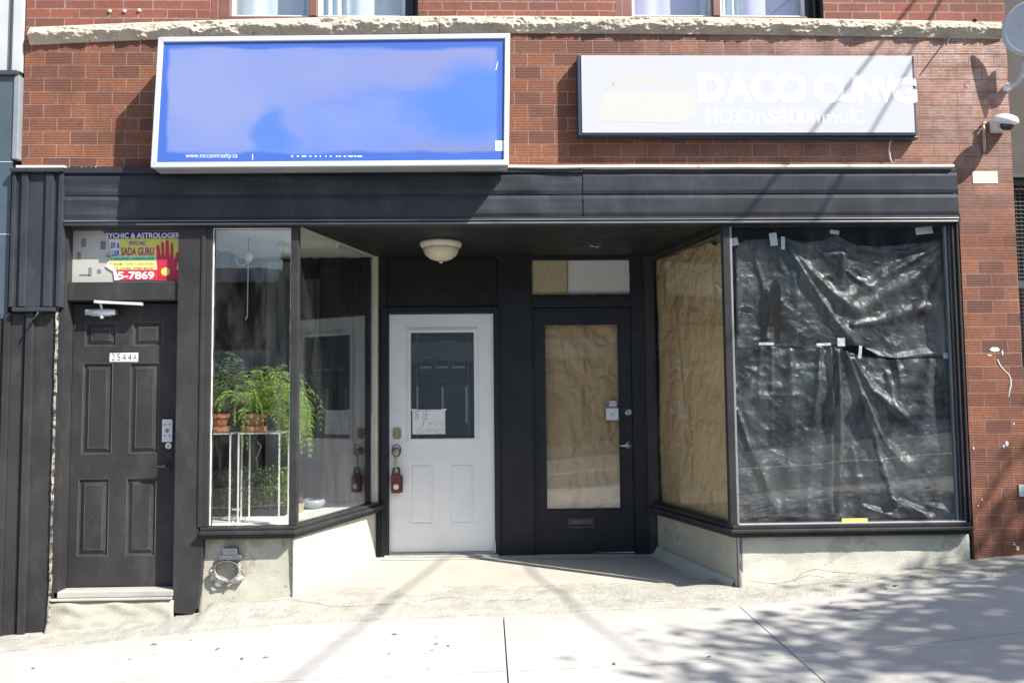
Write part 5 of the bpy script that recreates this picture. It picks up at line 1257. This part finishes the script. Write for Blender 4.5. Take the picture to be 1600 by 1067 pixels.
wr.tube([pw_ + Vector((.0, .0, -.03)), pw_ + Vector((.035, -.01, -.04)), pw_ + Vector((.05, 0, -.022)), pw_ + Vector((.03, .01, -.002))], .006, 6)
tag(obj('loose_wires', wr, mat('dull_cream_wire', (.4, .4, .36), None, 8, .5), smooth=True), 'short loose wire ends curling from the black soffit over the glazed door', 'wires')
cl_ = MB(); pq_ = P(779, 399, YB); cl_.box(pq_.x - .03, pq_.x + .02, YB - .02, YB + .003, pq_.z - .02, pq_.z + .015); obj('cable_clip', cl_, 'black', B, bevel=.006)
# dryer vent in the left stall riser
pv = P(355, 884, -.0); V = thing('dryer_vent', 'crumpled foil dryer duct end poking from the pale wall under the left window', 'vent', pv)
rnd = random.Random(8); fo = MB()
def ringf(u, v):
    a = 2 * pi * u; lowr = max(.12, min(1, .45 - sin(a))); r = .080 + .050 * v * lowr + (.034 * mn.noise((cos(a) * 2.1, sin(a) * 2.1 + 3, v * 2)) + .018 * mn.noise((cos(a) * 6, sin(a) * 6, v * 3))) * (.2 + v) * lowr
    return (pv.x + r * cos(a) * 1.05, .028 - .05 * (1 - v) * (1 - v) + .035 * mn.noise((cos(a) * 4, sin(a) * 4 + 5, v)) * v - .03 * v, pv.z - .02 + r * sin(a) * (.72 if sin(a) > 0 else .92))
fo.grid(ringf, 60, 6); obj('foil_collar', fo, 'foil', V, solid=.002)
obj('duct', MB().lathe([(.085, -.03), (.084, .07), (.001, .07)], (pv.x, .025, pv.z - .02), 'Y', 28, cap=False), mat('dark_duct', (.36, .35, .35), (.26, .25, .25), 8, .6), V)
fl_ = MB(); a, b = P(346, 868, -.03), P(369, 857, -.03); fl_.box(a.x, b.x, -.02, .045, a.z, b.z); fl_.box(a.x - .02, b.x + .03, -.025, .045, a.z - .03, a.z - .001); obj('hood', fl_, mat('grey_hood', (.11, .12, .14), (.08, .085, .1), 8, .5), V, bevel=.004)  # the sill's shade is put into the hood's dark grey
# security camera on the pier
pc = P(1549, 195, -.02); SCm = thing('security_camera', 'white dome security camera on the tiled wall above the right pier', 'camera', pc)
obj('mount', MB().box(pc.x - .010, pc.x + .105, -.09, -.001, pc.z - .062, pc.z + .04), 'cam_white', SCm, bevel=.012)
pd = P(1571, 190, -.15); sh = MB()
sh.lathe([(.001, .050), (.035, .047), (.062, .034), (.074, .014), (.076, -.004), (.068, -.016), (.05, -.018)], (0, 0, 0), 'Z', 32)
m4 = Matrix.Translation(pd) @ Matrix.Rotation(rad(9), 4, 'Y') @ Matrix.Rotation(rad(14), 4, 'X') @ Matrix.Scale(1.16, 4, (1, 0, 0)); sh.xform(m4)
obj('housing', sh, 'cam_white', SCm, smooth=True)
nk = MB().tube([(pc.x + .05, -.085, pc.z + .005), (pd.x - .01, -.14, pd.z + .012)], [.04, .042], 16); obj('neck', nk, 'cam_white', SCm, smooth=True)
m5 = Matrix.Translation(pd + Vector((.012, -.012, 0))) @ Matrix.Rotation(rad(9), 4, 'Y') @ Matrix.Rotation(rad(14), 4, 'X')
rgc = MB().lathe([(.056, -.010), (.058, -.026), (.050, -.028), (.048, -.012)], (0, 0, 0), 'Z', 28); rgc.xform(m5); obj('dome_ring', rgc, 'cam_white', SCm, smooth=True)
dmn = MB().lathe([(.046, -.02), (.045, -.036), (.038, -.052), (.022, -.064), (.001, -.068)], (0, 0, 0), 'Z', 28); dmn.xform(m5); obj('dome', dmn, 'dark_glass', SCm, smooth=True)
# brass stay beside the camera
a, b = P(1535, 196, -.02), P(1540, 238, -.02); br = MB(); br.tube([(a.x, -.002, a.z), (a.x, -.03, a.z - .004), (a.x + .002, -.032, a.z - .04), (b.x - .004, -.012, b.z + .03), (b.x - .004, -.006, b.z)], [.008, .009, .012, .01, .008], 8)
br.tube([(a.x - .012, -.03, a.z + .008), (a.x + .02, -.03, a.z + .016)], .007, 8)
tag(obj('wall_bracket', br, mat('pale_brass', (.5, .4, .26), (.4, .3, .2), 20, .4, metal=.5), smooth=True), 'slim rusty brass bracket on the tiles left of the security camera', 'bracket')
# rod sticking out under the stone course
rd = MB(); p0 = P(1486, 57, -.02); rd.tube([(p0.x, .0, p0.z), (p0.x - .02, -.035, p0.z - .012), (p0.x - .085, -.10, p0.z - .10)], .006, 8)
tag(obj('iron_rod', rd, 'wire'), 'thin bent iron rod below the stone course near the right corner', 'rod')
st = MB(); p0 = P(1525, 31, -.02); st.lathe([(.012, 0), (.014, -.02), (.006, -.025)], (p0.x, 0, p0.z), 'Y', 10); obj('wall_plug', st, 'rubber', B)
# satellite dish on its arm at the corner
yd_ = -.19; pdh = P(1611, 45, yd_); pm = P(1577, 136, -.03)
DS = thing('satellite_dish', 'pale grey satellite dish on a white arm at the upper right corner of the shop', 'satellite dish', (pm.x, -.02, pm.z))
ds = MB().lathe([(.001, .040), (.06, .036), (.12, .022), (.165, .003), (.172, -.004), (.168, -.008), (.12, .012), (.06, .027), (.001, .031)], (0, 0, 0), 'Y', 48); ds.xform(Matrix.Translation(pdh) @ Matrix.Rotation(rad(-27), 4, 'Z') @ Matrix.Rotation(rad(4), 4, 'X') @ Matrix.Scale(1.16, 4, (0, 0, 1)) @ Matrix.Scale(1.08, 4, (1, 0, 0)))
obj('reflector', ds, 'dish', DS, smooth=True)
obj('wall_plate', MB().lathe([(.028, .02), (.03, -.02), (.02, -.04)], (pm.x - .005, -.01, pm.z), 'Y', 16), 'cam_white', DS)
obj('arm', MB().tube([(pm.x, -.03, pm.z), (pm.x + .04, -.07, pm.z + .02), (pdh.x - .02, -.11, pm.z + .08), (pdh.x + .01, -.13, pdh.z - .03)], [.02, .018, .018, .018], 12), 'dish', DS, smooth=True)
lgo = MB(); lgo.tube([pdh + Vector((-.075 + .022 * cos(k * .8), -.012, .03 + .026 * sin(k * .8))) for k in range(1, 7)], .0022, 6); obj('dish_logo', lgo, 'ink', DS)
# neighbours
NL = thing('neighbour_building', 'grey neighbouring shopfront at the left edge, blue-grey tiles below a pale panel', 'building', (-5.2, 0, -.2))
obj('tile_wall', MB().box(-7, P(20, 200, -.04).x, -.04, .4, 2.09, P(10, 118, -.04).z), 'greytile', NL)
jn = MB(); a = P(8, 118, -.05)
for k, zz in enumerate((P(10, 253, -.045).z, P(10, 366, -.045).z)): jn.box(-7, P(19, 253, -.045).x, -.0425, -.0405, zz - .003, zz + .003)
obj('tile_joint', jn, 'dish', NL)
obj('corner_trim', MB().box(P(20, 200, -.04).x + .002, XL - .003, -.05, .3, ZF + .06, P(30, 118, -.05).z), mat('grey_corner_trim', (.24, .26, .28), (.18, .2, .22), 4, .5), NL, bevel=.006)
obj('upper_panel', MB().box(-7, XL - .012, -.03, .4, P(10, 116, -.03).z + .02, 7), 'greypanel', NL)
obj('coping', MB().box(-7, XL - .02, -.065, .3, P(10, 118, -.05).z + .002, P(10, 113, -.05).z + .008), 'darkmetal', NL)
obj('downpipe', MB().box(P(17, 60, -.03).x, P(20, 60, -.03).x, -.045, -.0305, P(10, 110, -.05).z, 7), 'darkmetal', NL)
NR = thing('neighbour_building', 'dark recessed neighbouring building at the right edge with a metal grille', 'building', (5.5, .5, .2))
obj('side_wall', MB().box(XR + .004, 9, .62, .9, -.1, 7), 'brownwall', NR)
obj('side_return', MB().box(XR + .001, XR + .012, .31, .62, -.1, 7), 'brownwall', NR)
gl_ = MB(); xg = XR + .05; z0, z1 = P(1592, 440, .3).z, P(1592, 290, .3).z
for k in range(24): gl_.box(xg, xg + 1.5, .33, .336, z0 + (z1 - z0) * k / 24, z0 + (z1 - z0) * k / 24 + .008)
for k in range(40): gl_.box(xg + k * .035, xg + k * .035 + .007, .337, .342, z0, z1)
gl_.box(xg - .03, xg + 1.5, .30, .345, z1, z1 + .05); gl_.box(xg - .03, xg + 1.5, .30, .345, z0 - .05, z0)
gl_.box(xg - .01, xg + 1.5, .25, .60, z1 + .052, z1 + .08)
obj('grille', gl_, 'darkmetal', NR)
obj('upright', MB().box(xg - .025, xg + .02, .28, .32, -.1, 3.1), 'darkmetal', NR)
# bits on the pavement
LF = [(240, 1006), (298, 1000), (340, 1013), (52, 1043), (203, 1029), (378, 1028), (415, 1026), (608, 1020), (617, 990), (682, 1005), (700, 1008), (675, 1015), (960, 1036), (1300, 941), (1403, 943), (1336, 952), (1108, 1025), (1490, 915), (1400, 914)]
p = PG(*LF[0], up=.004); lfm = MB(); lfm.add([p + Vector(v) for v in ((-.022, 0, .001), (-.006, .008, .004), (.018, .005, .002), (.024, -.003, .001), (.004, -.008, .003))], [(0, 1, 2, 3, 4)])
l0 = obj('dry_leaf', lfm, 'dryleaf', solid=.0015); tag(l0, 'small dry brown leaf scrap lying loose on the concrete pavement', 'leaf', 'leaf scraps on the pavement')
for k, (a, b) in enumerate(LF[1:]):
    c = l0.copy(); COL.objects.link(c); q = PG(a, b, up=.004); c.location = q; c.rotation_euler = (0, 0, k * 1.3); s = .55 + .5 * ((k * 37) % 10) / 10; c.scale = (s, s, s)
pl_ = PG(502, 918, up=.03); lm = MB().grid(lambda u, v: (pl_.x - .03 + .06 * u, pl_.y - .02 + .04 * v, pl_.z + .02 * sin(u * 3) - .01 * (2 * v - 1) ** 2), 8, 4)
tag(obj('lime_leaf', lm, 'lime', solid=.002), 'curled lime green leaf at the foot of the left window wall', 'leaf')

# ------------------------------------------------------------------ what stands across and above the street (shadows, reflections)
sun_s = Vector((-1.47, 1.0, -1.83))
def up_ray(p, t): return Vector(p) - sun_s * t
def cable(name, pts, r, label):
    o = []
    for a, c in zip(pts, pts[1:]): o += [a.lerp(c, k / 6) for k in range(6)]
    o.append(pts[-1]); tag(obj(name, MB().tube(o, r, 8), 'wire', smooth=True), label, 'cable')
W = [up_ray(P(1430, 0), 1.25), up_ray(P(1165, 335, -.06), 2.15), up_ray(PZ(692, 874, .17), 3.85), up_ray(PG(450, 1067), 4.2)]
W = [W[0] + (W[0] - W[1]) * .9] + W + [W[3] + (W[3] - W[2]) * 1.5]; cable('overhead_cable', W, .0125, 'black overhead cable crossing the street above the white door')
W = [up_ray(P(1471, 0), 1.25), up_ray(P(1276, 341, -.06), 2.15), up_ray(PZ(835, 897, .165), 3.75), up_ray(PG(948, 988), 4.3)]
W = [W[0] + (W[0] - W[1]) * .9] + W + [W[3] + (W[3] - W[2]) * 1.5]; cable('overhead_cable', W, .0115, 'black overhead cable crossing the street above the glazed door')
tx, ty = 8.65, -4.8
TR = thing('street_tree', 'broad leafy street tree by the kerb, out to the right of the shop', 'tree', (tx, ty, ground(tx, ty)))
tk = MB(); b0 = Vector((tx, ty, ground(tx, ty) - .1)); tk.tube([b0, b0 + Vector((.05, 0, 1.6)), b0 + Vector((-.05, -.05, 3.6)), b0 + Vector((-.1, -.1, 5.0)), b0 + Vector((0, -.1, 6.3))], [.21, .16, .14, .11, .04], 12)
rnd = random.Random(12); tips = []
for k in range(20):
    a = k * 2.4; z = 4.3 + 1.5 * rnd.random(); s = b0 + Vector((-.06, -.06, z)); L = rnd.uniform(.9, 2.1); d = Vector((cos(a), sin(a) * .8, rnd.uniform(.02, .42))).normalized()
    m_ = s + d * L * .5 + Vector((0, 0, .1)); e = s + d * L; tk.tube([s, m_, e], [.05, .03, .012], 6); tips += [m_, e, s.lerp(e, .75)]
    for j in range(3):
        q = e + Vector((rnd.uniform(-.6, .6), rnd.uniform(-.6, .6), rnd.uniform(-.2, .4))); tk.tube([m_, q], [.014, .005], 5); tips.append(q)
obj('trunk', tk, 'bark', TR, smooth=True)
cw_ = MB()
for tpt in tips:
    for k in range(120):
        c = tpt + Vector((rnd.gauss(0, .27), rnd.gauss(0, .27), rnd.gauss(0, .16))); d = Vector((rnd.uniform(-1, 1), rnd.uniform(-1, 1), rnd.uniform(-.7, .5))).normalized(); s = d.cross(Vector((rnd.uniform(-1, 1), rnd.uniform(-1, 1), 1))).normalized(); L = rnd.uniform(.08, .14)
        cw_.add([c, c + d * L * .5 + s * L * .33, c + d * L, c + d * L * .5 - s * L * .33], [(0, 1, 2, 3)])
obj('crown', cw_, 'tree_leaf', TR)
def facade(name, label, x0, x1, h, mt, nx, rows, trim='greypanel', yf=-17.0):
    z0 = ground((x0 + x1) / 2, -5) - .2; r = thing(name, label, 'building', ((x0 + x1) / 2, yf, z0), 'shops across the street')
    obj('wall', MB().box(x0 + .02, x1 - .02, yf - 7, yf, z0 - .6, z0 + h), mt, r)
    obj('cornice', MB().box(x0 + .021, x1 - .021, yf + .002, yf + .25, z0 + h - .4, z0 + h - .003), trim, r)
    w = (x1 - x0) / nx
    for j, (za, zb_) in enumerate(rows):
        for i in range(nx):
            a, b = x0 + w * (i + .2), x0 + w * (i + .8); f = obj('window', frame_mb(MB(), a, b, z0 + za, z0 + zb_, .09, yf + .003, yf + .09), 'darkmetal', r)
            obj('pane', MB().box(a + .09, b - .09, yf + .02, yf + .04, z0 + za + .09, z0 + zb_ - .09), 'dark_glass', f)
    obj('sign_band', MB().box(x0 + .3, x1 - .3, yf + .003, yf + .2, z0 + 2.9, z0 + 3.5), trim, r)
facade('brick_building', 'brown brick shop building across the street with a pale band', -16, -5.5, 5.7, 'opp_brick', 5, ((.5, 2.6),))
facade('shop_row', 'low dark rendered shop across the street with a pale sign band', -5.5, 4.2, 5.9, 'brownwall', 4, ((.5, 2.6),), 'kerb')
facade('tiled_building', 'taller grey tiled building across the street with a dark red sign band', 4.2, 13, 6.2, 'greytile', 4, ((.5, 2.6), (3.9, 5.2)), 'redbox')
facade('shop_row', 'brown brick shop with white band across the street, end of the row', 13, 24, 5.6, 'opp_brick', 4, ((.5, 2.6), (3.8, 5.0)), 'white')
facade('shop_row', 'pale panelled shop across the street at the near end of the row', -28, -16, 5.8, 'greypanel', 5, ((.5, 2.6), (3.8, 5.1)), 'greytile')

# ------------------------------------------------------------------ daylight
to_sun = -sun_s.normalized(); el = math.asin(to_sun.z); az = math.atan2(to_sun.x, to_sun.y)
w = bpy.data.worlds.new('World'); SC.world = w; w.use_nodes = True; nt = w.node_tree
sky = nt.nodes.new('ShaderNodeTexSky'); sky.sky_type = 'NISHITA'; sky.sun_disc = False; sky.sun_elevation = el; sky.sun_rotation = az; sky.air_density = 1.0; sky.dust_density = 1.2; sky.ozone_density = 1.0
bgn = nt.nodes['Background']; bgn.inputs['Strength'].default_value = .115; nt.links.new(sky.outputs[0], bgn.inputs[0])
sl = bpy.data.lights.new('sun', 'SUN'); sl.energy = 5.0; sl.angle = rad(.53); sl.color = (1.0, .95, .87)
so = bpy.data.objects.new('sun', sl); COL.objects.link(so); so.rotation_euler = sun_s.to_track_quat('-Z', 'Y').to_euler(); so.location = (10, -12, 14)
SC.view_settings.view_transform = 'Standard'; SC.view_settings.look = 'None'; SC.view_settings.exposure = 1.03; SC.view_settings.gamma = 1
SC.render.engine = 'CYCLES'; SC.cycles.max_bounces = 10; SC.cycles.transparent_max_bounces = 16; SC.cycles.use_denoising = True; SC.cycles.caustics_reflective = False; SC.cycles.caustics_refractive = False
